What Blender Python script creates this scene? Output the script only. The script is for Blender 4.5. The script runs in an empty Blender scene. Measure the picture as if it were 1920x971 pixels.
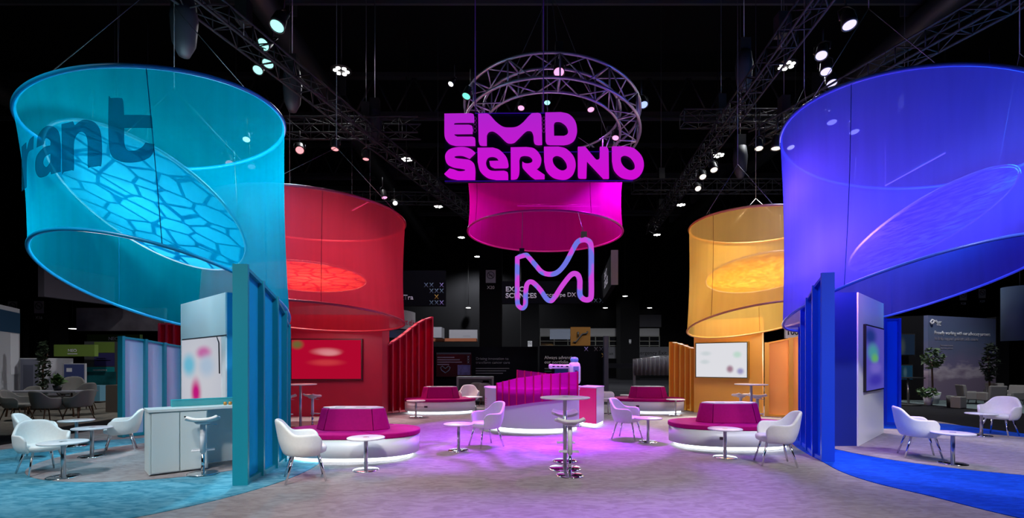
import bpy, bmesh, math, random
from mathutils import Vector, Matrix
random.seed(7)
C = bpy.context.scene.collection
PI = math.pi
HC, FP, HY = 1.6, 920.0, 680.0        # eye height, focal length in pixels, horizon row

# ------------------------------------------------------------------ coordinates
def F(px, py):                        # point on the floor seen at a pixel
    y = HC*FP/(py-HY); return ((px-960)/FP*y, y)
def P(px, py, y):                     # point at depth y
    return Vector(((px-960)/FP*y, y, HC+(HY-py)/FP*y))
def PV(px, py, a, b):                 # point on the vertical plane through floor points a, b
    dx = (px-960)/FP
    ex, ey = b[0]-a[0], b[1]-a[1]
    y = (a[0]*ey-a[1]*ex)/(dx*ey-ex)
    return Vector((dx*y, y, HC+(HY-py)/FP*y))

# ------------------------------------------------------------------ materials
def srgb(r, g, b):
    f = lambda c: c/12.92 if c <= .04045 else ((c+.055)/1.055)**2.4
    return (f(r/255), f(g/255), f(b/255), 1)
MATS = {}
def mat(name, col, rough=.5, metal=0, noise=0, nscale=8, coat=0, trans=0):
    if name in MATS: return MATS[name]
    m = bpy.data.materials.new(name); m.use_nodes = True
    nt = m.node_tree; b = nt.nodes['Principled BSDF']
    b.inputs['Base Color'].default_value = col
    b.inputs['Roughness'].default_value = rough
    b.inputs['Metallic'].default_value = metal
    b.inputs['Coat Weight'].default_value = coat
    if rough >= .7: b.inputs['Specular IOR Level'].default_value = .1
    if noise:
        tc = nt.nodes.new('ShaderNodeTexCoord'); n = nt.nodes.new('ShaderNodeTexNoise')
        n.inputs['Scale'].default_value = nscale; n.inputs['Detail'].default_value = 5
        r = nt.nodes.new('ShaderNodeValToRGB')
        r.color_ramp.elements[0].position = .35; r.color_ramp.elements[1].position = .65
        r.color_ramp.elements[0].color = tuple(c*(1-noise) for c in col[:3])+(1,)
        r.color_ramp.elements[1].color = tuple(min(1, c*(1+noise)) for c in col[:3])+(1,)
        nt.links.new(tc.outputs['Object'], n.inputs['Vector'])
        nt.links.new(n.outputs['Fac'], r.inputs['Fac'])
        nt.links.new(r.outputs['Color'], b.inputs['Base Color'])
    MATS[name] = m
    return m
def emis(name, col, s):
    if name in MATS: return MATS[name]
    m = bpy.data.materials.new(name); m.use_nodes = True
    nt = m.node_tree; nt.nodes.clear()
    o = nt.nodes.new('ShaderNodeOutputMaterial'); e = nt.nodes.new('ShaderNodeEmission')
    e.inputs['Color'].default_value = col; e.inputs['Strength'].default_value = s
    nt.links.new(e.outputs[0], o.inputs[0]); MATS[name] = m
    return m
def sheer(name, col, open_=.35, tint=None, folds=True):
    """see-through coloured fabric or acrylic: lets light through straight and scattered"""
    if name in MATS: return MATS[name]
    m = bpy.data.materials.new(name); m.use_nodes = True
    nt = m.node_tree; nt.nodes.clear(); N = nt.nodes.new; L = nt.links.new
    o = N('ShaderNodeOutputMaterial'); tr = N('ShaderNodeBsdfTransparent'); d = N('ShaderNodeBsdfDiffuse')
    tl = N('ShaderNodeBsdfTranslucent'); a = N('ShaderNodeMixShader'); b = N('ShaderNodeMixShader')
    tr.inputs[0].default_value = tint or col
    d.inputs[0].default_value = col; tl.inputs[0].default_value = col
    a.inputs[0].default_value = .5
    L(d.outputs[0], a.inputs[1]); L(tl.outputs[0], a.inputs[2])
    L(a.outputs[0], b.inputs[1]); L(tr.outputs[0], b.inputs[2])
    b.inputs[0].default_value = open_
    if folds:                          # fine vertical streaks of the weave
        tc = N('ShaderNodeTexCoord'); mp = N('ShaderNodeMapping'); n = N('ShaderNodeTexNoise'); mr = N('ShaderNodeMapRange')
        mp.inputs['Scale'].default_value = (6, 6, .3); n.inputs['Scale'].default_value = 1.2; n.inputs['Detail'].default_value = 4
        mr.inputs['From Min'].default_value = .3; mr.inputs['From Max'].default_value = .7
        mr.inputs['To Min'].default_value = open_-.03; mr.inputs['To Max'].default_value = open_+.03
        L(tc.outputs['Object'], mp.inputs[0]); L(mp.outputs[0], n.inputs['Vector']); L(n.outputs['Fac'], mr.inputs['Value'])
        L(mr.outputs[0], b.inputs[0])
    L(b.outputs[0], o.inputs[0]); MATS[name] = m
    return m
def carpet(name, col, col2):
    m = bpy.data.materials.new(name); m.use_nodes = True
    nt = m.node_tree; b = nt.nodes['Principled BSDF']; N = nt.nodes.new; L = nt.links.new
    b.inputs['Roughness'].default_value = .95; b.inputs['Specular IOR Level'].default_value = .1
    tc = N('ShaderNodeTexCoord'); mp = N('ShaderNodeMapping'); n = N('ShaderNodeTexNoise'); r = N('ShaderNodeValToRGB')
    mp.inputs['Scale'].default_value = (2, 4.5, 1)
    n.inputs['Scale'].default_value = 2.3; n.inputs['Detail'].default_value = 7; n.inputs['Distortion'].default_value = 1.2
    r.color_ramp.elements[0].position = .38; r.color_ramp.elements[1].position = .62
    r.color_ramp.elements[0].color = col; r.color_ramp.elements[1].color = col2
    bp = N('ShaderNodeBump'); n2 = N('ShaderNodeTexNoise'); n2.inputs['Scale'].default_value = 60
    bp.inputs['Strength'].default_value = .4; bp.inputs['Distance'].default_value = .01
    L(tc.outputs['Object'], mp.inputs[0]); L(mp.outputs[0], n.inputs['Vector']); L(n.outputs['Fac'], r.inputs[0])
    L(r.outputs[0], b.inputs['Base Color']); L(tc.outputs['Object'], n2.inputs['Vector'])
    L(n2.outputs['Fac'], bp.inputs['Height']); L(bp.outputs[0], b.inputs['Normal'])
    return m

WHITE = mat('white_lacquer', srgb(225, 225, 228), .35)
LEATHER = mat('white_leather', srgb(232, 231, 228), .5, noise=.02, nscale=30)
CHROME = mat('chrome', (.8, .8, .82, 1), .12, 1)
STEEL = mat('brushed_steel', (.55, .55, .57, 1), .32, 1)
TRUSSM = mat('truss_aluminium', (.42, .41, .44, 1), .4, .7)
DARKTR = mat('black_truss', (.022, .022, .026, 1), .85)
BLACK = mat('black_metal', (.012, .012, .013, 1), .5)
BLACKF = mat('black_fabric', (.01, .01, .012, 1), .9)
CABLE = mat('steel_cable', (.10, .10, .11, 1), .5, .5)
MAGF = mat('magenta_upholstery', srgb(168, 6, 104), .75, noise=.05, nscale=25)
TEALP = mat('teal_paint', srgb(10, 132, 152), .45)
TEALG = sheer('teal_acrylic', srgb(50, 180, 222), .1, srgb(80, 200, 225), False)
LILACP = mat('pale_lilac_panel', srgb(178, 190, 222), .5)
REDP = mat('red_paint', srgb(178, 20, 56), .5, noise=.03, nscale=1.5)
REDG = sheer('red_acrylic', srgb(190, 12, 55), .3, srgb(220, 50, 90), False)
GOLDP = mat('amber_paint', srgb(232, 168, 62), .5, noise=.03, nscale=1.5)
GOLDG = sheer('amber_acrylic', srgb(232, 180, 125), .45, srgb(246, 215, 170), False)
BLUEP = mat('blue_paint', srgb(8, 60, 200), .45)
BLUEG = sheer('blue_acrylic', srgb(40, 110, 240), .1, srgb(60, 120, 250), False)
MAGG = sheer('magenta_acrylic', srgb(215, 40, 175), .4, srgb(240, 90, 205), False)
MAGP = mat('magenta_paint', srgb(215, 0, 90), .35)
LED = emis('white_led', (.82, .93, 1, 1), 6)
GREYF = mat('grey_felt', srgb(120, 118, 115), .9)
DKGREY = mat('charcoal_paint', srgb(42, 42, 48), .7)
WOOD = mat('dark_wood', srgb(90, 62, 42), .6)

# ------------------------------------------------------------------ mesh building
class MB:
    def __init__(s): s.v = []; s.f = []; s.sm = []
    def add(s, v, f, smooth=False, M=None):
        o = len(s.v)
        s.v += [tuple(M @ Vector(p)) if M else tuple(p) for p in v]
        s.f += [tuple(i+o for i in q) for q in f]; s.sm += [smooth]*len(f); return s
    def box(s, c, d, rz=0, M=None):
        x, y, z = [k/2 for k in d]
        R = Matrix.Translation(c) @ Matrix.Rotation(rz, 4, 'Z')
        if M: R = M @ R
        return s.add([(-x,-y,-z),(x,-y,-z),(x,y,-z),(-x,y,-z),(-x,-y,z),(x,-y,z),(x,y,z),(-x,y,z)],
                     [(0,3,2,1),(4,5,6,7),(0,1,5,4),(1,2,6,5),(2,3,7,6),(3,0,4,7)], False, R)
    def tube(s, pts, r, n=8, closed=False, M=None):
        pts = [Vector(p) for p in pts]; k = len(pts); v = []; prev = None
        rs = r if isinstance(r, (list, tuple)) else [r]*k
        for i, p in enumerate(pts):
            a = pts[(i-1) % k] if (closed or i > 0) else p; b = pts[(i+1) % k] if (closed or i < k-1) else p
            t = (b-a).normalized()
            if prev is None:
                u = t.cross(Vector((0,0,1)));
                if u.length < 1e-3: u = t.cross(Vector((1,0,0)))
            else: u = prev - t*prev.dot(t)
            u.normalize(); prev = u; w = t.cross(u)
            v += [p+rs[i]*(math.cos(2*PI*j/n)*u+math.sin(2*PI*j/n)*w) for j in range(n)]
        f = []
        for i in range(k if closed else k-1):
            for j in range(n):
                a = i*n+j; b = i*n+(j+1) % n; c = ((i+1) % k)*n+(j+1) % n; d = ((i+1) % k)*n+j
                f.append((a, b, c, d))
        s.add(v, f, True, M)
        if not closed: s.add(v[:n], [tuple(range(n))[::-1]], False, M); s.add(v[-n:], [tuple(range(n))], False, M)
        return s
    def lathe(s, prof, n=32, sx=1, sy=1, p=2, M=None, smooth=True):
        v = []; f = []
        for r, z in prof:
            for j in range(n):
                a = 2*PI*j/n; c, d = math.cos(a), math.sin(a)
                e = 2/p
                v.append((r*sx*math.copysign(abs(c)**e, c), r*sy*math.copysign(abs(d)**e, d), z))
        for i in range(len(prof)-1):
            for j in range(n): f.append((i*n+j, i*n+(j+1) % n, (i+1)*n+(j+1) % n, (i+1)*n+j))
        s.add(v, f, smooth, M)
        if prof[0][0] > 1e-4: s.add(v[:n], [tuple(range(n))[::-1]], False, M)
        if prof[-1][0] > 1e-4: s.add(v[-n:], [tuple(range(n))], False, M)
        return s
    def prism(s, poly, z0, z1, M=None, top=None):
        n = len(poly); top = top or poly
        v = [(x, y, z0) for x, y in poly]+[(x, y, z1) for x, y in top]
        f = [tuple(range(n))[::-1], tuple(range(n, 2*n))]+[(i, (i+1) % n, n+(i+1) % n, n+i) for i in range(n)]
        return s.add(v, f, False, M)
    def build(s, name, m, parent=None, bevel=0, sub=0, loc=None):
        me = bpy.data.meshes.new(name); me.from_pydata(s.v, [], s.f); me.update()
        me.polygons.foreach_set('use_smooth', s.sm); me.materials.append(m)
        bm = bmesh.new(); bm.from_mesh(me); bmesh.ops.remove_doubles(bm, verts=bm.verts, dist=1e-5)
        bmesh.ops.recalc_face_normals(bm, faces=bm.faces); bm.to_mesh(me); bm.free()
        o = bpy.data.objects.new(name, me); C.objects.link(o)
        if parent: o.parent = parent
        if bevel:
            b = o.modifiers.new('b', 'BEVEL'); b.width = bevel; b.segments = 2; b.limit_method = 'ANGLE'
        if sub: q = o.modifiers.new('s', 'SUBSURF'); q.levels = sub; q.render_levels = sub
        if loc: o.location = loc
        return o
def T(x, y, z, rz=0, rx=0, ry=0):
    return Matrix.Translation((x, y, z)) @ Matrix.Rotation(rz, 4, 'Z') @ Matrix.Rotation(ry, 4, 'Y') @ Matrix.Rotation(rx, 4, 'X')
def tag(o, label, cat, group=None, kind=None):
    o['label'] = label; o['category'] = cat
    if group: o['group'] = group
    if kind: o['kind'] = kind
    return o
def thing(name, label, cat, loc=(0, 0, 0), rz=0, group=None):
    o = bpy.data.objects.new(name, None); C.objects.link(o); o.location = loc; o.rotation_euler = (0, 0, rz)
    return tag(o, label, cat, group)
def struct(o): o['kind'] = 'structure'; return o
def dup(o, loc, rz, label, group=None):
    r = o.copy(); C.objects.link(r); r.location = loc; r.rotation_euler = (0, 0, rz); r['label'] = label
    if group: r['group'] = group
    for ch in list(o.children):
        c = ch.copy(); C.objects.link(c); c.parent = r
        for g in list(ch.children):
            d = g.copy(); C.objects.link(d); d.parent = c
    return r

def smooth_poly(pts, step=6):
    """closed outline; points with a third value True are sharp corners, the rest are rounded through"""
    n = len(pts); out = []
    V = [Vector((p[0], p[1])) for p in pts]; S = [len(p) > 2 for p in pts]
    for i in range(n):
        p0, p1, p2, p3 = V[i-1], V[i], V[(i+1) % n], V[(i+2) % n]
        if S[i] and S[(i+1) % n]: out.append(tuple(p1)); continue
        if S[i]: p0 = p1-(p2-p1)*.6
        if S[(i+1) % n]: p3 = p2+(p2-p1)*.6
        for k in range(step):
            t = k/step
            q = .5*((2*p1)+(p2-p0)*t+(2*p0-5*p1+4*p2-p3)*t*t+(3*p1-p0-3*p2+p3)*t**3)
            out.append((q.x, q.y))
    return out
def outline_mesh(loops, depth=0.0):
    cu = bpy.data.curves.new('c', 'CURVE'); cu.dimensions = '2D'; cu.fill_mode = 'BOTH'; cu.extrude = depth/2
    for lp in loops:
        sp = cu.splines.new('POLY'); sp.points.add(len(lp)-1); sp.use_cyclic_u = True
        for i, (x, y) in enumerate(lp): sp.points[i].co = (x, y, 0, 1)
    o = bpy.data.objects.new('c', cu); C.objects.link(o); bpy.context.view_layer.update()
    me = bpy.data.meshes.new_from_object(o.evaluated_get(bpy.context.evaluated_depsgraph_get()))
    bpy.data.objects.remove(o); return me
def text_mesh(s, bold=0.0, depth=.0, space=1.0, align='LEFT', line=1.0):
    cu = bpy.data.curves.new('t', 'FONT'); cu.body = s; cu.size = 1; cu.offset = bold; cu.extrude = depth/2
    cu.space_character = space; cu.align_x = align; cu.space_line = line; cu.resolution_u = 3
    o = bpy.data.objects.new('t', cu); C.objects.link(o); bpy.context.view_layer.update()
    me = bpy.data.meshes.new_from_object(o.evaluated_get(bpy.context.evaluated_depsgraph_get()))
    bpy.data.objects.remove(o); return me
def text(s, p, w, m, parent=None, name='lettering', rz=0, h=None, bold=.0, depth=.01, align='LEFT', line=1.0):
    """writing standing upright at p (lower left corner), w wide, facing -Y turned by rz"""
    me = text_mesh(s, bold, 0.0, align=align, line=line)
    xs = [v.co.x for v in me.vertices]; ys = [v.co.y for v in me.vertices]
    kx = w/(max(xs)-min(xs)); ky = (h/(max(ys)-min(ys))) if h else kx
    for v in me.vertices: v.co = ((v.co.x-min(xs))*kx, 0, (v.co.y-min(ys))*ky)
    me.materials.clear(); me.materials.append(m)
    o = bpy.data.objects.new(name, me); C.objects.link(o)
    so = o.modifiers.new('t', 'SOLIDIFY'); so.thickness = depth; so.offset = 0
    if parent:
        o.parent = parent; q = parent.matrix_basis.inverted() @ Vector(p); o.location = q; o.rotation_euler = (0, 0, rz-parent.rotation_euler.z)
    else: o.location = p; o.rotation_euler = (0, 0, rz)
    return o
bpy.context.view_layer.update()

# ------------------------------------------------------------------ camera, world
cam = bpy.data.cameras.new('camera'); co = bpy.data.objects.new('camera', cam); C.objects.link(co)
co.location = (0, 0, HC); co.rotation_euler = (PI/2, 0, 0)
cam.sensor_width = 36; cam.lens = 36*FP/1920; cam.shift_y = (HY-485.5)/1920; cam.clip_end = 300
bpy.context.scene.camera = co
sc = bpy.context.scene
sc.view_settings.view_transform = 'Standard'; sc.view_settings.look = 'None'
sc.view_settings.exposure = 0; sc.view_settings.gamma = 1; sc.view_settings.use_curve_mapping = False
w = bpy.data.worlds.new('world'); sc.world = w; w.use_nodes = True
w.node_tree.nodes['Background'].inputs[0].default_value = (0, 0, 0, 1)
sc.cycles.max_bounces = 8; sc.cycles.transparent_max_bounces = 24; sc.cycles.sample_clamp_indirect = 4
sc.cycles.use_denoising = True

def lamp(name, kind, loc, power, col=(1, 1, 1), target=None, size=.1, angle=60, blend=.6, parent=None, sx=None, sy=None):
    l = bpy.data.lights.new(name, kind); l.energy = power; l.color = col[:3]
    if kind == 'AREA': l.shape = 'RECTANGLE'; l.size = sx; l.size_y = sy
    else: l.shadow_soft_size = size
    if kind == 'SPOT': l.spot_size = math.radians(angle); l.spot_blend = blend
    o = bpy.data.objects.new(name, l); C.objects.link(o); o.location = loc
    if target is not None:
        o.rotation_euler = (Vector(target)-Vector(loc)).to_track_quat('-Z', 'Y').to_euler()
    return o

# ------------------------------------------------------------------ hall shell
HALLF = carpet('hall_floor_dark', srgb(17, 17, 21), srgb(26, 26, 31))
o = MB().box((0, 22, -.06), (76, 60, .1)).build('floor', HALLF); struct(o)
SHELL = mat('hall_wall_dark', (.005, .005, .006, 1), .9)
o = MB().box((0, 51, 9), (76, .4, 18)).build('wall_back', SHELL); struct(o)
o = MB().box((-37.5, 22, 9), (.4, 60, 18)).build('wall_left', SHELL); struct(o)
o = MB().box((37.5, 22, 9), (.4, 60, 18)).build('wall_right', SHELL); struct(o)
o = MB().box((0, 22, 18.1), (76, 60, .2)).build('ceiling', mat('ceiling_black', (.006, .006, .007, 1), .95)); struct(o)

def flat(name, pts, z, m, label, cat='carpet'):
    o = MB().prism(pts, z-.012, z).build(name, m); return tag(o, label, cat)
def spline_open(pts, step=8):
    return smooth_poly(pts, step)
GREYC = carpet('booth_carpet_grey', srgb(134, 127, 129), srgb(152, 146, 147))
flat('booth_carpet', [(-9.9, -2.5), (-9.9, 12.7), (-9.6, 15.5), (-8, 18.5), (8, 18.8), (11.8, 16.5), (11.6, 13.2), (11.0, 10.6), (11.0, -2.5)], .004, GREYC,
     'mottled grey carpet covering the whole stand, lit purple in the middle')
TEALC = carpet('booth_carpet_teal', srgb(60, 128, 150), srgb(100, 158, 178))
circ = lambda cx, cy, r, n=64: [(cx+r*math.cos(2*PI*i/n), cy+r*math.sin(2*PI*i/n)) for i in range(n)]
flat('round_carpet', circ(-6.4, 7.3, 3.38), .012, TEALC, 'big round teal carpet under the turquoise drum')
flat('round_carpet', circ(-5.65, 8.5, 1.98), .02, GREYC, 'grey round carpet inset in the teal carpet, under the three pale blue lit chairs')
BLUEC = carpet('booth_carpet_blue', srgb(8, 62, 175), srgb(14, 76, 200))
flat('round_carpet', smooth_poly([(5.5, 4.6), (4.97, 5.96), (4.80, 6.6), (4.82, 7.2), (5.0, 7.9), (5.2, 8.7), (5.5, 9.6), (5.95, 10.4), (6.8, 11.5), (8.2, 12.4), (9.8, 12.9), (11.2, 12.85), (11.4, 11.8), (11.6, 10.2), (12.1, 8.5), (12, 6), (10, 4.2), (7.5, 3.7)], 8), .012, BLUEC,
     'royal blue carpet sweeping around the blue rib wall')
flat('round_carpet', circ(8.55, 9.2, 2.62), .02, GREYC, 'pale grey round carpet inset in the royal blue carpet')

# ------------------------------------------------------------------ fabric drums
def ring_pt(c, R, tx, tz, a):
    n = Vector((-tx, -tz, 1)).normalized(); u = Vector((0, 1, 0)).cross(n).normalized(); v = n.cross(u)
    # u is across, v runs in depth
    q = Vector((c[0], c[1], HC+c[2]))+R*(math.cos(a)*u+math.sin(a)*v); return q
def drum(label, c, R, Ht, Hb, tt, tb, cb, dr, col, tint, ringcol, open_, bridles, cablez=15.5, nm='fabric_drum'):
    """c centre x,y of the top ring; Ht,Hb heights above the eye; tt,tb tilts; cb centre offset of the bottom ring"""
    top = lambda a: ring_pt((c[0], c[1], Ht), R, tt[0], tt[1], a)
    bot = lambda a: ring_pt((c[0]+cb[0], c[1]+cb[1], Hb), R+dr, tb[0], tb[1], a)
    root = thing('hanging_fabric_drum', label, 'hanging drum', (c[0], c[1], HC+Hb))
    base = root.matrix_basis.copy(); off = Vector((c[0], c[1], HC+Hb))
    n, k = 144, 16; v = []; f = []
    for j in range(k+1):
        t = j/k; waist = 1-.022*math.sin(PI*t)-(.03*max(0, 1-t*14) if j == 0 else 0)*0
        for i in range(n):
            a = 2*PI*i/n; p = bot(a).lerp(top(a), t)
            cc = Vector((c[0]+cb[0]*(1-t), c[1]+cb[1]*(1-t), 0)); d = Vector((p.x-cc.x, p.y-cc.y, 0))
            ripple = 1+.002*math.sin(a*31+2*math.sin(a*5))*math.sin(PI*min(1, t*1.0))
            p = p-d+d*waist*ripple; v.append(p-off)
    for j in range(k):
        for i in range(n): f.append((j*n+i, j*n+(i+1) % n, (j+1)*n+(i+1) % n, (j+1)*n+i))
    MB().add(v, f, True).build('fabric', sheer(nm+'_fabric', col, open_, tint), root)
    rm = mat(nm+'_ring', ringcol, .35)
    MB().tube([top(2*PI*i/n)-off for i in range(n)], .032, 8, True).build('top_ring', rm, root)
    MB().tube([bot(2*PI*i/n)-off for i in range(n)], .026, 8, True).build('bottom_ring', rm, root)
    sm = mat(nm+'_seam', tuple(x*.5 for x in ringcol[:3])+(1,), .8)
    for a in (math.radians(-62), math.radians(-150), math.radians(60), math.radians(150)):
        MB().tube([(bot(a).lerp(top(a), t/16)-off)*1 - Vector((math.cos(a), math.sin(a), 0))*(.022*R*math.sin(PI*t/16)-.004) for t in range(17)], .006, 5).build('seam', sm, root)
    for (a1, a2) in bridles:
        p1, p2 = top(math.radians(a1)), top(math.radians(a2)); mid = (p1+p2)/2; mid.z = max(p1.z, p2.z)+1.15
        for p in (p1, p2): MB().tube([p-off, mid-off], .006, 5).build('cable', CABLE, root)
        MB().tube([mid-off, (mid.x-off.x, mid.y-off.y, cablez-off.z)], .008, 5).build('cable', CABLE, root)
    return root, top, bot
TEAL = srgb(0, 166, 192); REDC = srgb(196, 52, 76); GOLD = srgb(214, 176, 92); BLU = srgb(94, 92, 226); MAG = srgb(205, 10, 130)
dL = drum('turquoise hanging fabric drum with dark letters on it, above the white counter', (-5.694, 8.083), 1.8, 3.866, 1.168, (.188, .065), (-.10, -.337), (.076, .054), 0,
          TEAL, srgb(150, 225, 245), srgb(0, 150, 205), .5, ((-100, -20), (80, 160)), nm='turquoise')
dB = drum('large blue and violet hanging fabric drum with fluted wall and pale column below', (7.470750, 9.264150), 2.152500, 4.217850, 1.348200, (-.247, -.006), (.178, -.264), (-.01, .052), -.048,
          BLU, srgb(165, 175, 250), srgb(60, 90, 215), .52, ((-170, -120), (-80, 10), (100, 170)), nm='blue')
dR = drum('red hanging fabric drum above the red screen column', (-5.003, 12.184), 2.294, 3.591, 1.107, (-.011, -.005), (-.029, -.077), (-.021, -.04), .02,
          REDC, srgb(240, 160, 165), srgb(175, 40, 60), .52, ((-90, -10), (90, 170)), nm='red')
dY = drum('golden yellow hanging fabric drum above the amber screen column', (8.041*.8, 16.393*.8), 1.6, 4.547*.8, 1.384*.8, (-.042, -.036), (.087, -.202), (.012, -.06), .1,
          GOLD, srgb(250, 225, 175), srgb(205, 150, 70), .48, ((-160, -100), (20, 100)), nm='golden')
dM = drum('small magenta hanging fabric drum right below the lit name sign', (.83, 12.523), 1.95, 4.653, 3.285, (0, 0), (-.018, .001), (0, 0), 0,
          MAG, srgb(225, 80, 160), srgb(190, 10, 110), .32, ((-150, -30), (30, 150)), nm='magenta')

# dark letters wrapped round the turquoise drum
LETTERM = sheer('dark_letter_film', srgb(0, 104, 126), .6, srgb(70, 155, 175), False)
def wrap_letter(loops, th0, zb, nm):
    me = outline_mesh([smooth_poly(l, 6) for l in loops])
    bm = bmesh.new(); bm.from_mesh(me); bmesh.ops.remove_doubles(bm, verts=bm.verts, dist=1e-5)
    for k in range(1, 12):
        g = bm.verts[:]+bm.edges[:]+bm.faces[:]
        bmesh.ops.bisect_plane(bm, geom=g, plane_co=(k*.05, 0, 0), plane_no=(1, 0, 0))
    cx, cy = -5.66, 8.11
    for vtx in bm.verts:
        a = math.radians(th0)+vtx.co.x/1.8; z = zb+vtx.co.y+.19*(vtx.co.x*math.cos(math.radians(th0)+PI/2))
        t = (z-2.77)/2.7; r = 1.8*(1-.022*math.sin(PI*max(0, min(1, t))))+.016
        vtx.co = Vector((cx+r*math.cos(a), cy+r*math.sin(a), z))-Vector(dL[0].location)
    bm.to_mesh(me); bm.free(); me.materials.clear(); me.materials.append(LETTERM)
    o = bpy.data.objects.new('letter', me); C.objects.link(o); o.parent = dL[0]; o['label'] = 'dark letter '+nm
S = True
wrap_letter([[(.02, .42, S), (.16, .42, S), (.2, .49), (.27, .44), (.27, .38, S), (.15, .38), (.01, .3), (-.01, .14), (.07, .02), (.2, 0), (.27, .04, S), (.28, 0, S), (.43, 0, S), (.43, .38), (.38, .56), (.22, .64), (.06, .57)],
             [(.27, .27, S), (.18, .25), (.15, .18), (.2, .12), (.26, .16), (.27, .22)]], -109.2, 3.99, 'a')
wrap_letter([[(0, .02), (.03, 0), (.13, 0), (.165, .02), (.17, .36), (.25, .47), (.33, .37), (.335, .02), (.37, 0), (.46, 0), (.5, .03), (.5, .38), (.44, .55), (.3, .62), (.18, .57, S), (.16, .62, S), (0, .62, S)]], -95.0, 4.06, 'n')
wrap_letter([[(0, .82), (.03, .84), (.12, .84), (.16, .81), (.17, .62, S), (.43, .62), (.47, .6), (.48, .45, S), (.17, .45, S), (.17, .26), (.2, .17), (.28, .155), (.36, .2), (.4, .26, S), (.5, .24, S), (.46, .08), (.3, 0), (.1, .03), (0, .2)]], -76.3, 4.19, 't')
wrap_letter([[(0, 0, S), (.17, 0, S), (.17, .3), (.22, .44), (.34, .45, S), (.36, .62, S), (.25, .6), (.17, .5, S), (.17, .6, S), (0, .6, S)]], -121.5, 3.9, 'r')

# patterned discs inside the drums
def disc(label, c, H, R, tx, tz, cola, colb, rim, kind, strip=None):
    root = thing('hanging_disc', label, 'hanging disc', (c[0], c[1], HC+H)); off = Vector(root.location)
    n = Vector((-tx, -tz, 1)).normalized(); u = Vector((0, 1, 0)).cross(n).normalized(); v = n.cross(u)
    M = Matrix((u, v, n)).transposed().to_4x4()
    m = bpy.data.materials.new('patterned_disc'); m.use_nodes = True; nt = m.node_tree; nt.nodes.clear(); N = nt.nodes.new; L = nt.links.new
    o = N('ShaderNodeOutputMaterial'); tr = N('ShaderNodeBsdfTransparent'); d = N('ShaderNodeBsdfDiffuse'); tl = N('ShaderNodeBsdfTranslucent')
    a = N('ShaderNodeMixShader'); b = N('ShaderNodeMixShader'); tc = N('ShaderNodeTexCoord'); mp = N('ShaderNodeMapping'); r = N('ShaderNodeValToRGB')
    a.inputs[0].default_value = .5; b.inputs[0].default_value = .3; tr.inputs[0].default_value = cola
    if kind == 'cells':
        t = N('ShaderNodeTexVoronoi'); t.feature = 'DISTANCE_TO_EDGE'; t.inputs['Scale'].default_value = 2.5; L(mp.outputs[0], t.inputs['Vector'])
        mp.inputs['Scale'].default_value = (.8, 1.3, 1); out = t.outputs['Distance']; r.color_ramp.elements[0].position = .04; r.color_ramp.elements[1].position = .075
    elif kind == 'streaks':
        t = N('ShaderNodeTexNoise'); t.inputs['Scale'].default_value = 3; t.inputs['Detail'].default_value = 3; t.inputs['Distortion'].default_value = 1.5; L(mp.outputs[0], t.inputs['Vector'])
        mp.inputs['Scale'].default_value = (.9, 4, 1); out = t.outputs['Fac']; r.color_ramp.elements[0].position = .42; r.color_ramp.elements[1].position = .56
    else:
        t = N('ShaderNodeTexNoise'); t.inputs['Scale'].default_value = 4; t.inputs['Detail'].default_value = 8; t.inputs['Distortion'].default_value = 3; L(mp.outputs[0], t.inputs['Vector'])
        mp.inputs['Scale'].default_value = (1, 1, 1); out = t.outputs['Fac']; r.color_ramp.elements[0].position = .4; r.color_ramp.elements[1].position = .6
    r.color_ramp.elements[0].color = colb; r.color_ramp.elements[1].color = cola
    L(tc.outputs['Object'], mp.inputs[0]); L(out, r.inputs[0]); L(r.outputs[0], d.inputs[0]); L(r.outputs[0], tl.inputs[0])
    L(d.outputs[0], a.inputs[1]); L(tl.outputs[0], a.inputs[2]); L(a.outputs[0], b.inputs[1]); L(tr.outputs[0], b.inputs[2]); L(b.outputs[0], o.inputs[0])
    sh = MB().lathe([(0, -.004), (R, -.004), (R, .004), (0, .004)], 72, smooth=False).build('patterned_sheet', m, root)
    sh.rotation_euler = M.to_euler()
    MB().tube([M @ Vector((R*math.cos(2*PI*i/96), R*math.sin(2*PI*i/96), 0)) for i in range(96)], .022, 7, True).build('rim', rim, root)
    for ang in (40, 160, 280):
        a_ = math.radians(ang); p = M @ Vector((R*math.cos(a_), R*math.sin(a_), 0))
        MB().tube([p, (p.x*.92, p.y*.92, p.z+2.0)], .004, 4).build('cable', CABLE, root)
    return root
disc('cell patterned turquoise disc hanging tilted inside the turquoise drum', (-5.86, 7.994), 2.554, 1.485, -.261, -.601, srgb(100, 210, 225), srgb(0, 125, 165), mat('pale_rim', srgb(225, 240, 245), .3), 'cells')
disc('streaked violet disc hanging tilted inside the blue drum', (7.804650, 9.212700), 2.585100, 1.368150, .322, -.467, srgb(170, 160, 250), srgb(20, 50, 180), mat('violet_rim', srgb(210, 210, 250), .3), 'streaks')
disc('pale gold disc hanging inside the golden yellow drum', (6.58, 13.002), 2.356, 1.354, .006, -.234, srgb(245, 220, 130), srgb(200, 150, 50), mat('cream_rim', srgb(255, 245, 215), .3), 'mesh')
disc('salmon disc with cell pattern hanging inside the red drum', (-5.181, 12.293), 2.129, 1.467, .01, -.092, srgb(252, 160, 125), srgb(205, 55, 55), mat('peach_rim', srgb(255, 190, 160), .3), 'cells')

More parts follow.
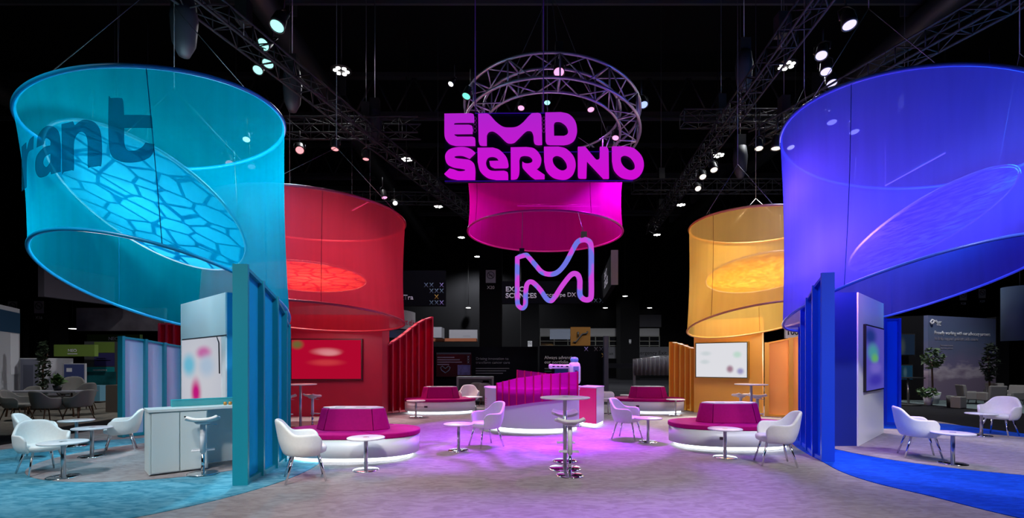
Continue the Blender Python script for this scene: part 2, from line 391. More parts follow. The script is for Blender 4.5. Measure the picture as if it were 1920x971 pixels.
# LED bars inside the drums
def led_bar(p1, p2, col, s, label):
    p1, p2 = Vector(p1), Vector(p2); mid = (p1+p2)/2
    root = thing('hanging_led_bar', label, 'light', mid)
    MB().tube([p1-mid, p2-mid], .012, 6).build('glowing_tube', emis('led_'+label[:12], col, s), root)
    d = Vector((0, 0, .03)); MB().tube([p1-mid+d, p2-mid+d], .018, 6).build('housing', BLACK, root)
    for p in (p1, p2): MB().tube([p-mid+d, (p.x-mid.x, p.y-mid.y, 2.2)], .004, 4).build('cable', CABLE, root)
led_bar(P(215, 286, 7.9), P(277, 316, 7.9), (.25, .15, 1, 1), 2.5, 'thin violet light bar inside the turquoise drum')
led_bar(P(970, 386, 12.4), P(1128, 387, 12.4), (.5, .03, .9, 1), 2.0, 'thin purple light bar inside the magenta drum')
led_bar(P(1660, 348, 9.0), P(1772, 287, 9.0), (.3, .1, 1, 1), 1.5, 'thin violet light bar inside the blue drum')
led_bar(P(660, 395, 12.4), P(694, 377, 12.4), (.9, .1, .4, 1), 1.2, 'short pink light bar inside the red drum')

# ------------------------------------------------------------------ lit name sign
SY = 9.9
def SP(x, y): p = P(820+x/4.8, 190+y/4.8, SY); return (p.x, p.z)
sign = thing('hanging_sign', 'big magenta illuminated two line name sign hanging before the truss ring', 'sign', (0, SY, 5.5))
def sign_mesh(loops, name, m, depth, dy, label=None):
    lp = []
    for l in loops: lp.append([SP(x, y) for x, y in smooth_poly(l, 7)])
    me = outline_mesh(lp, depth)
    for vtx in me.vertices: vtx.co = (vtx.co.x, dy+vtx.co.z, vtx.co.y-5.5)
    me.materials.clear(); me.materials.append(m)
    o = bpy.data.objects.new(name, me); C.objects.link(o); o.parent = sign
    if label: o['label'] = label
    return o
def gradmat():
    m = bpy.data.materials.new('lit_magenta_letter'); m.use_nodes = True; nt = m.node_tree; nt.nodes.clear(); N = nt.nodes.new; L = nt.links.new
    o = N('ShaderNodeOutputMaterial'); e = N('ShaderNodeEmission'); tc = N('ShaderNodeTexCoord'); s = N('ShaderNodeSeparateXYZ'); mr = N('ShaderNodeMapRange'); r = N('ShaderNodeValToRGB')
    mr.inputs['From Min'].default_value = -.3; mr.inputs['From Max'].default_value = 1.1
    r.color_ramp.elements[0].color = srgb(212, 8, 212); r.color_ramp.elements[1].color = srgb(176, 34, 205)
    L(tc.outputs['Object'], s.inputs[0]); L(s.outputs['Z'], mr.inputs['Value']); L(mr.outputs[0], r.inputs[0]); L(r.outputs[0], e.inputs[0]); L(e.outputs[0], o.inputs[0])
    return m
GM = gradmat()
BACKP = mat('indigo_back_panel', srgb(14, 4, 40), .3)
sign_mesh([[(62, 108, S), (1130, 100, S), (1205, 125), (1255, 195), (1270, 280, S), (1270, 408, S), (1740, 408, S), (1810, 440), (1862, 520), (1868, 600), (1835, 680), (1770, 712, S), (66, 720, S)]], 'back_panel', BACKP, .06, .07)
EDGE = emis('indigo_edge_glow', srgb(60, 10, 190), .5)
for (a, b) in (((340, 108), (970, 106)), ((345, 460), (1640, 452)), ((66, 718), (1760, 713))):
    pa, pb = SP(*a), SP(*b)
    MB().tube([(pa[0], .0, pa[1]-5.5), (pb[0], .0, pb[1]-5.5)], .008, 5).build('edge_light', EDGE, sign)
L_ = {
'E': [[(65, 115, S), (300, 112, S), (325, 120), (332, 145, S), (332, 188, S), (170, 190), (150, 203), (145, 215, S), (285, 215, S), (312, 225), (320, 250, S), (316, 290, S), (150, 292, S), (158, 310), (180, 322, S), (315, 322, S), (337, 332), (342, 352, S), (342, 398, S), (165, 398, S), (110, 380), (72, 335), (65, 290, S)]],
'M': [[(368, 115, S), (445, 113, S), (475, 130), (530, 190), (590, 232), (650, 240), (715, 232), (770, 195), (820, 140), (850, 112, S), (905, 108, S), (930, 120), (937, 150, S), (943, 388, S), (905, 390), (878, 380), (868, 350, S), (865, 305), (850, 270), (822, 262), (790, 275), (720, 345), (690, 370), (655, 376), (620, 364), (560, 305), (520, 275), (490, 266), (460, 277), (445, 305, S), (445, 397, S), (405, 397), (382, 388), (372, 360, S)]],
'D': [[(972, 105, S), (1110, 102, S), (1185, 122), (1240, 185), (1256, 275), (1235, 345), (1190, 380), (1140, 391, S), (1015, 390, S), (988, 382), (975, 355, S)], [(1050, 315, S), (1048, 215, S), (1058, 188), (1085, 180), (1120, 188), (1160, 220), (1178, 265), (1168, 300), (1140, 315, S)]],
'S': [[(342, 465, S), (300, 432), (240, 415), (170, 418), (105, 440), (72, 490), (85, 555), (140, 590), (215, 603), (250, 612), (245, 628), (195, 632), (145, 615), (112, 607, S), (64, 655, S), (110, 688), (180, 705, S), (340, 705, S), (342, 620), (330, 565), (290, 532), (230, 522), (170, 515), (152, 500), (168, 488), (220, 487), (260, 500), (290, 515, S)]],
'e': [[(362, 422, S), (500, 420, S), (560, 442), (620, 505), (640, 570), (636, 592), (620, 599, S), (515, 600, S), (480, 580), (468, 540, S), (556, 538, S), (535, 508), (495, 496), (455, 508), (438, 550), (450, 600), (480, 625), (520, 630, S), (600, 628, S), (630, 640), (638, 665, S), (638, 705, S), (530, 705, S), (450, 685), (385, 625), (364, 550, S)]],
'R': [[(660, 418, S), (800, 415, S), (870, 428), (920, 480), (936, 535), (920, 585), (888, 612, S), (965, 665, S), (965, 698, S), (880, 700, S), (840, 672), (778, 608), (765, 580), (765, 546, S), (790, 560), (825, 561), (852, 548), (855, 520), (830, 495), (785, 487), (750, 498), (738, 530, S), (738, 640), (720, 690), (690, 702, S), (662, 702, S)]],
'O': [[(960, 412, S), (1090, 411, S), (1160, 432), (1225, 500), (1244, 580), (1222, 655), (1170, 697), (1110, 702), (1040, 682), (982, 622), (962, 540, S)], [(1037, 525), (1048, 498), (1080, 487), (1125, 506), (1160, 552), (1167, 595), (1148, 620), (1115, 625), (1075, 603), (1045, 565)]],
'N': [[(1265, 412, S), (1330, 412, S), (1415, 515), (1435, 529), (1455, 522), (1463, 500, S), (1463, 412, S), (1505, 412, S), (1530, 422), (1540, 450, S), (1543, 695, S), (1495, 695, S), (1345, 535, S), (1340, 693, S), (1290, 693), (1272, 686), (1266, 665, S)]],
}
for k in ('E', 'M', 'D', 'S', 'e', 'R', 'O', 'N'): sign_mesh(L_[k], 'letter', GM, .05, 0)
sign_mesh([[(x+612, y-2)+((S,) if len(q) else ()) for x, y, *q in l] for l in L_['O']], 'letter', GM, .05, 0)
PURC = mat('violet_cable', srgb(90, 30, 130), .5)
for px in (891, 1019):
    p = P(px, 215, SY+.1); MB().tube([(p.x, .1, p.z-5.5), (p.x, .1, 10)], .012, 6).build('cable', PURC, sign)
    for k in range(4): MB().tube([(p.x+.03*math.cos(a*PI/3), .02, p.z-5.62-.08*k+.04*math.sin(a*PI/3)) for a in range(6)], .008, 5, True).build('chain_link', STEEL, sign)

# bent glowing tube sign shaped like an M
A_, B_ = (.118, 10.9), (1.50, 9.35)
def MPt(x, y): return PV(880+x/4.044, 440+y/4.044, A_, B_)
mp = [(364, 172, S), (425, 155), (445, 165), (500, 228), (550, 283), (610, 300), (670, 283), (730, 215), (800, 85), (832, 47), (880, 38), (916, 62), (925, 125), (925, 300), (925, 455), (912, 488), (875, 492), (842, 462), (838, 400), (838, 345), (825, 308), (797, 294), (762, 313), (700, 392), (650, 470), (620, 500), (585, 485), (540, 420), (490, 368), (460, 357), (436, 380), (427, 450), (425, 530), (405, 556), (380, 545), (365, 510), (363, 340)]
pts = [MPt(x, y) for x, y in smooth_poly(mp, 5)]
mid = Vector((.81, 10.1, 3.4))
neon = thing('hanging_neon_sign', 'glowing pink and blue bent tube sign shaped like the letter M, below the magenta drum', 'neon sign', mid)
def neonmat():
    m = bpy.data.materials.new('pink_blue_neon'); m.use_nodes = True; nt = m.node_tree; nt.nodes.clear(); N = nt.nodes.new; L = nt.links.new
    o = N('ShaderNodeOutputMaterial'); e = N('ShaderNodeEmission'); tc = N('ShaderNodeTexCoord'); t = N('ShaderNodeTexNoise'); r = N('ShaderNodeValToRGB')
    t.inputs['Scale'].default_value = 3.6; t.inputs['Detail'].default_value = 0
    r.color_ramp.elements[0].position = .46; r.color_ramp.elements[1].position = .58
    r.color_ramp.elements[0].color = srgb(205, 70, 215); r.color_ramp.elements[1].color = srgb(110, 115, 225)
    L(tc.outputs['Object'], t.inputs['Vector']); L(t.outputs['Fac'], r.inputs[0]); L(r.outputs[0], e.inputs[0]); e.inputs[1].default_value = 1.0
    L(e.outputs[0], o.inputs[0]); return m
MB().tube([p-mid for p in pts], .052, 10, True).build('glowing_tube', neonmat(), neon)
MB().tube([p-mid+Vector((-.035, .06, 0)) for p in pts], .02, 8, True).build('back_rail', mat('indigo_rail', srgb(70, 50, 140), .4), neon)
for x, y in ((398, 150), (868, 30)):
    p = MPt(x, y)-mid
    MB().box((p.x, p.y, p.z+.07), (.11, .08, .12)).build('clamp', BLACK, neon)
    MB().tube([(p.x, p.y, p.z+.1), (.83-mid.x+(-.6 if x < 600 else .6), 10.66-mid.y, 4.88-mid.z)], .006, 5).build('cable', CABLE, neon)

# ------------------------------------------------------------------ trusses
def truss_run(mb, pts, s, closed=False, bay=None, r=.028, up=Vector((0, 0, 1)), w=None):
    k = len(pts); w = w or s; ch = []
    P0 = [Vector(p) for p in pts]
    fr = []
    for i in range(k):
        a = P0[(i-1) % k] if closed or i else P0[i]; b = P0[(i+1) % k] if closed or i < k-1 else P0[i]
        t = (b-a).normalized(); side = t.cross(up).normalized(); fr.append((side, side.cross(t).normalized()))
    for sx, sz in ((-1, -1), (1, -1), (1, 1), (-1, 1)):
        ch.append([P0[i]+fr[i][0]*sx*w/2+fr[i][1]*sz*s/2 for i in range(k)])
    for c in ch: mb.tube(c, r, 6, closed)
    m = k if closed else k-1
    for i in range(m):
        j = (i+1) % k
        for q in range(4):
            a, b = ch[q], ch[(q+1) % 4]
            mb.tube([a[i], b[i]], r*.6, 4)
            mb.tube([a[i], b[j]] if i % 2 else [b[i], a[j]], r*.5, 4)
    return mb
# round truss
tr = thing('hanging_ring_truss', 'round aluminium truss ring hanging behind the name sign', 'truss', (1.0, 12.55, HC+6.35))
cr = Vector((1.0, 12.55, HC+6.35)); npt = 24
fine = [ring_pt((1.0, 12.55, 6.05), 1.98, -.067, -.095, 2*PI*i/npt)-cr for i in range(npt)]
mb = MB()
n2 = 96
for sx, sz in ((-1, -1), (1, -1), (1, 1), (-1, 1)):
    mb.tube([ring_pt((1.0, 12.55, 6.07+sz*.26), 1.97+sx*.24, -.067, -.095, 2*PI*i/n2)-cr for i in range(n2)], .032, 8, True)
mb.build('chords', mat('lilac_aluminium', srgb(150, 140, 158), .35, .6), tr)
mb = MB(); rp = lambda i, sx, sz: ring_pt((1.0, 12.55, 6.07+sz*.26), 1.97+sx*.24, -.067, -.095, 2*PI*i/npt)-cr
for i in range(npt):
    cs = [(-1, -1), (1, -1), (1, 1), (-1, 1)]
    for q in range(4):
        a, b = cs[q], cs[(q+1) % 4]
        if i % 2 == 0: mb.tube([rp(i, *a), rp(i, *b)], .022, 6)
        mb.tube([rp(i, *a), rp(i+1, *b)] if i % 2 else [rp(i, *b), rp(i+1, *a)], .016, 5)
mb.build('bracing', MATS['lilac_aluminium'], tr)
for a in (30, 150, 270):
    p = rp(a/360*npt, 0, 1); MB().tube([p, (0, 0, 3.2)], .008, 5).build('cable', CABLE, tr)
    MB().box((p.x, p.y, p.z+.12), (.16, .16, .5)).build('chain_motor', BLACK, tr)
MB().tube([(0, 0, 3.2), (0, 0, 10)], .01, 5).build('cable', CABLE, tr)

def straight_truss(p1, p2, s, label, m=None, bay=.6):
    p1, p2 = Vector(p1), Vector(p2); n = max(2, int((p2-p1).length/bay)); o = (p1+p2)/2
    root = thing('hanging_truss', label, 'truss', o)
    truss_run(MB(), [p1.lerp(p2, i/n)-o for i in range(n+1)], s).build('frame', m or DARKTR, root)
    for t in (.15, .85):
        q = p1.lerp(p2, t)-o; MB().tube([q, (q.x, q.y, 17.9-o.z)], .012, 4).build('cable', CABLE, root)
        MB().box((q.x, q.y, q.z+s/2+.3), (.25, .25, .5)).build('chain_motor', BLACK, root)
straight_truss((-6.6, 7.6, 8.6), (-.9, 27.0, 8.6), .42, 'long dark box truss running back between the turquoise and magenta drums')
straight_truss((-14.5, 15.9, 9.2), (-3.0, 15.9, 9.2), .5, 'dark cross truss above the red drum')
straight_truss((6.0, 8.6, 8.9), (7.6, 27, 8.9), .42, 'long dark truss running back above the yellow drum')
straight_truss((9.9, 8.3, 8.6), (7.6, 15.4, 8.6), .42, 'dark box truss slanting above the blue drum')
straight_truss((5.4, 22, 9.5), (14, 22, 9.5), .5, 'dark cross truss far behind the yellow drum')
straight_truss((-11.5, 7.2, 9.3), (-5.9, 7.9, 9.9), .5, 'dark truss at the top left corner above the turquoise drum')
straight_truss((5.5, 15.9, 9.5), (14, 15.9, 9.5), .42, 'dark cross truss behind the rim of the blue drum')
straight_truss((-15.0, 23, 9.4), (-1.5, 23.4, 9.4), .45, 'dark cross truss far behind the red drum')
# roof girders and ducts of the hall
GIRD = mat('roof_girder_grey', (.012, .012, .014, 1), .6)
for k, y in enumerate((17, 25, 33, 41)):
    root = thing('roof_girder', ['nearest deep lattice roof girder across the hall', 'second lattice roof girder across the hall', 'third lattice roof girder across the hall', 'farthest lattice roof girder across the hall'][k], 'roof girder', (0, y, 15.2))
    mb = MB()
    for z in (-1.0, 1.0): mb.box((0, 0, z), (74, .32, .22))
    for i in range(36):
        x = -36+i*2; mb.tube([(x, 0, -1), (x+1, 0, 1)], .06, 4); mb.tube([(x+1, 0, 1), (x+2, 0, -1)], .06, 4)
    mb.build('lattice', GIRD, root)
    MB().box((0, -.3, -1.35), (60, .1, .12)).build('cable_tray', mat('tray_grey', (.06, .06, .07, 1), .5, .5), root)
for k, x in enumerate((-22, -8, 14, 26)):
    root = thing('air_duct', ['long round air duct at the far left of the hall roof', 'long round air duct above the red drum', 'long round air duct above the blue drum', 'long round air duct at the far right of the hall roof'][k], 'duct', (x, 25, 13.2))
    MB().tube([(0, -20, 0), (0, 24, 0)], .45, 16).build('pipe', mat('duct_grey', (.015, .015, .017, 1), .5, .3), root)
    for y in range(-18, 24, 5): MB().box((0, y, .9), (1.1, .06, 1.0)).build('bracket', GIRD, root)
# chain hoist bags
for k, (px, py, y) in enumerate(((345, 45, 9.5), (548, 165, 13), (1395, 130, 14), (1388, 300, 17), (703, 235, 16))):
    p = P(px, py, y)
    root = thing('chain_hoist', ['black chain bag hanging at the top left above the turquoise drum', 'black chain bag hanging beside the row of turquoise lamps', 'dark chain bag hanging high above the yellow drum', 'dark chain hoist hanging just above the yellow drum', 'small dark chain hoist beside the cross truss above the red drum'][k], 'chain hoist', p)
    MB().lathe([(.05, .5), (.2, .45), (.24, .1), (.2, -.4), (.1, -.62), (0, -.65)], 12).build('bag', mat('hoist_black', (.02, .022, .03, 1), .6), root)
    MB().box((0, 0, .65), (.3, .22, .4)).build('motor', BLACK, root)
    MB().tube([(0, 0, .8), (0, 0, 17.9-p.z)], .012, 4).build('chain', STEEL, root)

# ------------------------------------------------------------------ stage lamps
KS = 3.2
LC = {'teal': (.35, .95, .85), 'green': (.15, .8, .55), 'red': (1, .32, .35), 'white': (.9, .95, 1), 'warm': (1, .9, .75), 'pink': (1, .35, .65), 'blue': (.35, .45, 1), 'violet': (.6, .55, 1)}
def stage_light(px, py, y, colname, aim, label, s=1.0, power=0, ang=50, lc=None, group=None):
    p = P(px, py, y); d = (Vector(aim)-p).normalized()
    root = thing('stage_spotlight', label, 'stage light', p, 0, group)
    M = d.to_track_quat('-Z', 'Y').to_matrix().to_4x4() @ Matrix.Scale(s, 4)
    MB().lathe([(0, .3), (.05, .3), (.09, .24), (.11, .05), (.115, 0), (.1, 0), (.09, .02)], 20, M=M).build('lamp_housing', BLACK, root)
    MB().lathe([(0, .012), (.1, .012), (.1, .018), (0, .018)], 20, M=M).build('lens', emis('lens_'+colname, LC[colname]+(1,), 1.6 if colname != 'white' else 3), root)
    MB().tube([M @ Vector(q) for q in ((-.13, 0, .12), (-.13, 0, .32), (-.04, 0, .4), (.04, 0, .4), (.13, 0, .32), (.13, 0, .12))], .012*s, 5).build('yoke', BLACK, root)
    q = M @ Vector((0, 0, .4)); MB().tube([q, (q.x, q.y, q.z+.35)], .018*s, 5).build('hanging_clamp', BLACK, root)
    if power:
        l = lamp('lamp', 'SPOT', p+d*.4, power*KS, lc or LC[colname], aim, .1, ang, .8)
        l.parent = root; l.matrix_parent_inverse = Matrix.Translation(-p)
    return root

# teal row
TC = (.35, .85, 1)
stage_light(519, 50, 10.5, 'teal', (-5.5, 8, 3), 'large teal stage lamp, topmost of the four by the turquoise drum', 1.45, 700, 55, TC)
stage_light(493, 84, 11.2, 'teal', (-6.6, 6, 3), 'dimmed teal stage lamp, second of four by the turquoise drum', 1.3)
stage_light(502, 120, 12, 'teal', (-6.0, 8, 0), 'teal white stage lamp, third of four by the turquoise drum', 1.3, 500, 40, TC)
stage_light(483, 132, 12.4, 'teal', (-6.6, 7, 0), 'teal white stage lamp, lowest of four by the turquoise drum', 1.2)
stage_light(562, 282, 14.2, 'red', (-4.5, 10.5, 3), 'leftmost red lit stage lamp under the cross truss', 1.15, 900, 50, (1, .8, .75))
stage_light(628, 280, 14.2, 'red', (-5.2, 13, 1), 'middle red lit stage lamp under the cross truss', 1.1, 700, 50, (1, .75, .7))
stage_light(686, 299, 14.2, 'red', (-4.2, 13.5, 1), 'dim red stage lamp, rightmost under the cross truss', .9)
stage_light(721, 371, 17.0, 'pink', (-3, 16, 1), 'small pink stage lamp just above the rim of the red drum', 1.0, 500, 50, (1, .6, .65))
stage_light(741, 381, 15.5, 'white', (-1, 8, 0), 'small bright white lamp right of the red drum rim', .75)
stage_light(845, 158, 13.5, 'white', (-5, 9, 0), 'slim tilted white lamp left above the name sign', .75)
stage_light(874, 181, 11.6, 'green', (-3.2, 9, 0), 'green stage lamp at the left side of the truss ring', 1.0)
stage_light(1048, 136, 10.6, 'pink', (.8, 7.2, 0), 'bright pink stage lamp at the top of the truss ring', 1.15, 2600, 44, (.36, .05, 1))
stage_light(1026, 193, 14.6, 'teal', (.6, 12.0, .5), 'pale green stage lamp inside the truss ring', .95)
stage_light(977, 203, 14.0, 'pink', (-.8, 10.8, 0), 'pink stage lamp inside the truss ring, left', .95, 1900, 46, (.5, .05, 1))
stage_light(1108, 206, 13.6, 'pink', (2.6, 10.8, 0), 'pink stage lamp inside the truss ring, right', .95, 1900, 46, (.5, .05, 1))
stage_light(1154, 259, 12.4, 'pink', (1, 9.6, 0), 'pink stage lamp low on the right of the truss ring', .85, 2200, 56, (.36, .05, 1))
stage_light(1207, 197, 12.0, 'blue', (3.5, 8, 0), 'slim blue stage lamp right of the truss ring', 1.0)
for (px, py, y, c, s, lab) in ((1423, 279, 14.5, 'warm', 1.15, 'warm stage lamp left of the pair beside the blue drum rim'), (1455, 279, 13.2, 'warm', 1.25, 'warm stage lamp right of the pair beside the blue drum rim'),
      (1339, 319, 16, 'warm', 1.15, 'warm stage lamp, upper of three behind the yellow drum'), (1318, 332, 17, 'warm', 1.15, 'warm stage lamp, middle of three behind the yellow drum'), (1309, 354, 18, 'warm', 1.1, 'warm stage lamp, lowest of three behind the yellow drum')):
    stage_light(px, py, y, c, (6.5, 13, 2), lab, s, 950 if px in (1423, 1339, 1309) else 0, 50, (1, .92, .8))
for (px, py, y, s, lab, aim) in ((1593, 48, 10.5, 1.35, 'big violet stage lamp alone at the upper right', (7, 8.8, 3)), (1540, 105, 12, 1.3, 'violet stage lamp, upper of three above the blue drum rim', (5, 9, 1)),
      (1549, 135, 12.6, 1.3, 'violet stage lamp, middle of three above the blue drum rim', (7, 10, 1)), (1560, 157, 13, 1.3, 'violet stage lamp, lowest of three above the blue drum rim', (8, 9, 0))):
    stage_light(px, py, y, 'violet', aim, lab, s, 600 if px in (1593, 1549) else 0, 55, (.5, .5, 1))
stage_light(1560, 230, 13, 'violet', (8, 11, 0), 'violet lamp seen through the blue drum, upper left', 1.2)
stage_light(1602, 248, 13, 'violet', (9, 11, 0), 'violet lamp seen through the blue drum, right of another', 1.2)
stage_light(1483, 277, 13.8, 'warm', (8, 11, 0), 'pale lamp seen through the left edge of the blue drum', 1.0)
stage_light(462, 262, 12.5, 'white', (-5, 9, 0), 'white lamp seen through the turquoise drum near its right edge', .9)
stage_light(430, 306, 14.5, 'red', (-5, 12, 0), 'red lamp seen through the turquoise drum, left of two', 1.1)
stage_light(472, 313, 14.5, 'red', (-5, 12, 0), 'red lamp seen through the turquoise drum, right of two', 1.1)

# high bay lamps of the hall: rings of small bright panes
HB = emis('high_bay_white', (1, .98, .95, 1), 9)
hb = []
for i, (px, py) in enumerate(((640, 133), (762, 299), (822, 387), (865, 445), (895, 481), (1475, 123), (1347, 291), (1277, 384), (1232, 440))):
    y = 10.3*FP/(HY-py); hb.append((px, py, y))
hb += [(878, 577, 50), (1135, 577, 50), (1218, 577, 50), (136, 616, 34), (273, 618, 34), (1172, 555, 45)]
labs = ['nearest high ceiling lamp on the left, a ring of bright panes', 'second high ceiling lamp of the left row, beside the truss', 'third high ceiling lamp of the left row', 'fourth high ceiling lamp of the left row, left of the magenta drum', 'fifth high ceiling lamp of the left row, far off',
        'nearest high ceiling lamp on the right, by the purple lit trusses', 'second high ceiling lamp of the right row', 'third high ceiling lamp of the right row, left of the yellow drum', 'fourth high ceiling lamp of the right row, by the magenta drum',
        'distant ceiling lamp left of the tube sign, above the back wall', 'distant ceiling lamp right of the tube sign', 'distant bright ceiling lamp above the back windows', 'starry white lamp above the olive green booth', 'small white lamp beside the first rib of the pale fluted wall', 'distant small lamp beside the grey hanging board']
for i, (px, py, y) in enumerate(hb):
    p = P(px, py, y); root = thing('high_bay_light', labs[i], 'ceiling lamp', p)
    mb = MB()
    R = .2 if i < 9 else .16
    for k in range(6):
        a = k*PI/3+.3; mb.lathe([(0, -.02), (.075, -.02), (.075, 0), (0, 0)], 10, M=T(R*math.cos(a), R*math.sin(a)*1, 0))
    mb.build('lamp_panes', HB, root)
    MB().lathe([(0, .12), (R*.9, .1), (R+.16, .03), (R+.16, .004), (0, .004)], 20).build('housing', BLACK, root)
    MB().tube([(0, 0, .1), (0, 0, 17.95-p.z)], .02, 4).build('suspension_rod', BLACK, root)
    if i in (0, 2, 4, 5, 7, 12): lamp('high_bay_lamp', 'SPOT', (p.x, p.y, p.z-.1), {0: 1200, 5: 1200, 12: 3000}.get(i, 8000), (.95, .97, 1), (p.x, p.y, 0), .5, 150, .5)

# ------------------------------------------------------------------ armchairs
def chair_shell():
    mb = MB(); n = 28; rows = 9; v = []; f = []
    def top_h(a):
        a = abs(a)
        if a < .5: return .85-.012*(a/.5)**2
        if a < 1.2:
            t = (a-.5)/.7; t = t*t*(3-2*t); return .838-.188*t
        if a < 1.95: return .65
        t = (a-1.95)/.3; return .65-.1*t*t
    for i in range(n+1):
        a = -2.25+4.5*i/n
        for j in range(rows+1):
            t = j/rows; h = .37+(top_h(a)-.37)*t
            r = .225+.05*min(1, t*2.6)**.6+.014*t
            lean = -.05*max(0, math.cos(a))*max(0, (h-.45)/.38)
            ax = (1.06 if abs(math.sin(a)) > .5 else 1.0)
            x = r*math.sin(a)*1.02*ax*(1 if abs(a) < 1.6 else 1-.05*(abs(a)-1.6)); y = -r*math.cos(a)*1.0+lean
            v.append((x, y, h))
    w = rows+1
    for i in range(n):
        for j in range(rows): f.append((i*w+j, (i+1)*w+j, (i+1)*w+j+1, i*w+j+1))
    mb.add(v, f, True); return mb
def make_chair(name, label, seatm, legm, group):
    t = thing(name, label, 'chair', (0, 0, 0), 0, group)
    o = chair_shell().build('tub_shell', seatm, t)
    so = o.modifiers.new('th', 'SOLIDIFY'); so.thickness = .045; so.offset = 1
    sb = o.modifiers.new('sub', 'SUBSURF'); sb.levels = 1; sb.render_levels = 1
    MB().lathe([(0, .36), (.8, .36), (.96, .385), (1, .43), (.96, .455), (.8, .465), (0, .458)], 32, .245, .26, 2.6, T(0, .015, 0)).build('seat_cushion', seatm, t)
    for sx in (-1, 1):
        for sy in (-1, 1):
            MB().tube([(sx*.16, sy*.15, .385), (sx*.24, sy*.235+(.01 if sy > 0 else -.02), 0)], [.019, .013], 8).build('leg', legm, t)
    return t
chair0 = make_chair('armchair', '', LEATHER, CHROME, 'white tub armchairs')
def heading(dx, dy): return math.atan2(dy, dx)-PI/2
CH = [
 ((-2.83, 6.72), (.45, .22), 'white tub armchair on chrome legs beside the teal rib wall, facing the near pink bench'),
 ((-6.78, 7.08), (.85, -.45), 'nearest white tub armchair at the far left, in front of another'),
 ((-7.95, 8.25), (.85, .42), 'white tub armchair at the far left seen from its side, behind the nearest one'),
 ((-7.02, 8.8), (-.8, -.55), 'pale blue lit tub armchair left of the white counter, facing left'),
 ((-.50, 9.42), (-.8, -.5), 'lilac lit tub armchair in front of the left end of the curved centre counter'),
 ((2.43, 10.35), (.8, -.5), 'pink lit tub armchair right of the magenta counter block, facing right'),
 ((4.15, 7.75), (-.95, .22), 'white tub armchair at the right end of the pink bench beside the blue rib wall'),
 ((6.86, 8.25), (.85, -.42), 'white tub armchair on the grey circle in front of the pale screen column'),
 ((10.62, 10.7), (-.85, -.4), 'white tub armchair at the far right edge by the dark aisle'),
 ((-1.45, 16.6), (.15, -1), 'small pink lit tub armchair far back between the left bench and the curved counter'),
 ((3.12, 15.9), (.95, -.2), 'pink lit tub armchair half hidden behind the magenta counter block'),
]
first = True
for (x, y), (dx, dy), lab in CH:
    if first: chair0.location = (x, y, .022 if x < -5 else .005); chair0.rotation_euler.z = heading(dx, dy); chair0['label'] = lab; first = False
    else:
        c_ = dup(chair0, (x, y, .021 if (x < -5 or x > 6) else .005), heading(dx, dy), lab)
        if x < -6.5: c_.scale = (.88, .88, .88)

# ------------------------------------------------------------------ tables and stools
def make_table(name, label, r, h, rb, rp, cat='table', group=None):
    t = thing(name, label, cat, (0, 0, 0), 0, group)
    MB().lathe([(0, h-.022), (r-.008, h-.022), (r, h-.014), (r, h-.004), (r-.006, h), (0, h)], 48).build('table_top', WHITE, t)
    MB().lathe([(0, h+.004), (.04, h+.004), (.045, h), (0, h)], 20).build('power_socket', STEEL, t)
    MB().lathe([(rp, .01), (rp, h-.022)], 20).build('pole', STEEL, t)
    MB().lathe([(0, 0), (rb, 0), (rb, .008), (rb-.01, .014), (rp+.01, .018), (0, .018)], 40).build('base_plate', CHROME, t)
    return t
lt = make_table('side_table', '', .275, .49, .19, .028, group='low round white side tables')
LT = [((-2.17, 7.29), 'low round side table in front of the near left pink bench'),
 ((-6.2, 6.78), 'low round side table beside the nearest armchair at the far left'),
 ((-7.08, 8.27), 'low round side table in front of the pale blue lit armchair'),
 ((-8.3, 9.35), 'low round side table farthest back on the left, at the carpet edge'),
 ((-.97, 8.92), 'low round side table left of the lilac lit armchair'),
 ((2.74, 9.88), 'low round side table right of the pink lit armchair'),
 ((3.59, 8.27), 'low round side table in front of the near right pink bench'),
 ((6.89, 7.67), 'low round side table beside the armchair on the right grey circle'),
 ((10.14, 10.6), 'low round side table beside the armchair at the far right edge'),
 ((-2.82, 14.4), 'small low round table at the left end of the far left bench'),
 ((-1.23, 16.0), 'small low round table between the far left bench and the curved counter'),
 ((4.97, 14.9), 'small low round table at the right end of the far right bench'),
 ((3.0, 15.3), 'small low round table just behind the magenta counter block'),
 ((4.0, 16.9), 'small low round table behind the left end of the far right bench')]
for i, ((x, y), lab) in enumerate(LT):
    z = .021 if (x < -5 or x > 6) else .005
    if i == 0: lt.location = (x, y, z); lt['label'] = lab
    else: dup(lt, (x, y, z), 0, lab)
bt = make_table('bar_table', '', .375, 1.08, .25, .03, group='tall round bar tables')
for i, ((x, y), lab) in enumerate((((.80, 7.4), 'tall round white bar table in the foreground centre'), ((-5.13, 11.9), 'tall round bar table in front of the red screen column'), ((5.8, 11.9), 'tall round bar table in front of the amber screen column'))):
    if i == 0: bt.location = (x, y, .005); bt['label'] = lab
    else: dup(bt, (x, y, .005), 0, lab)
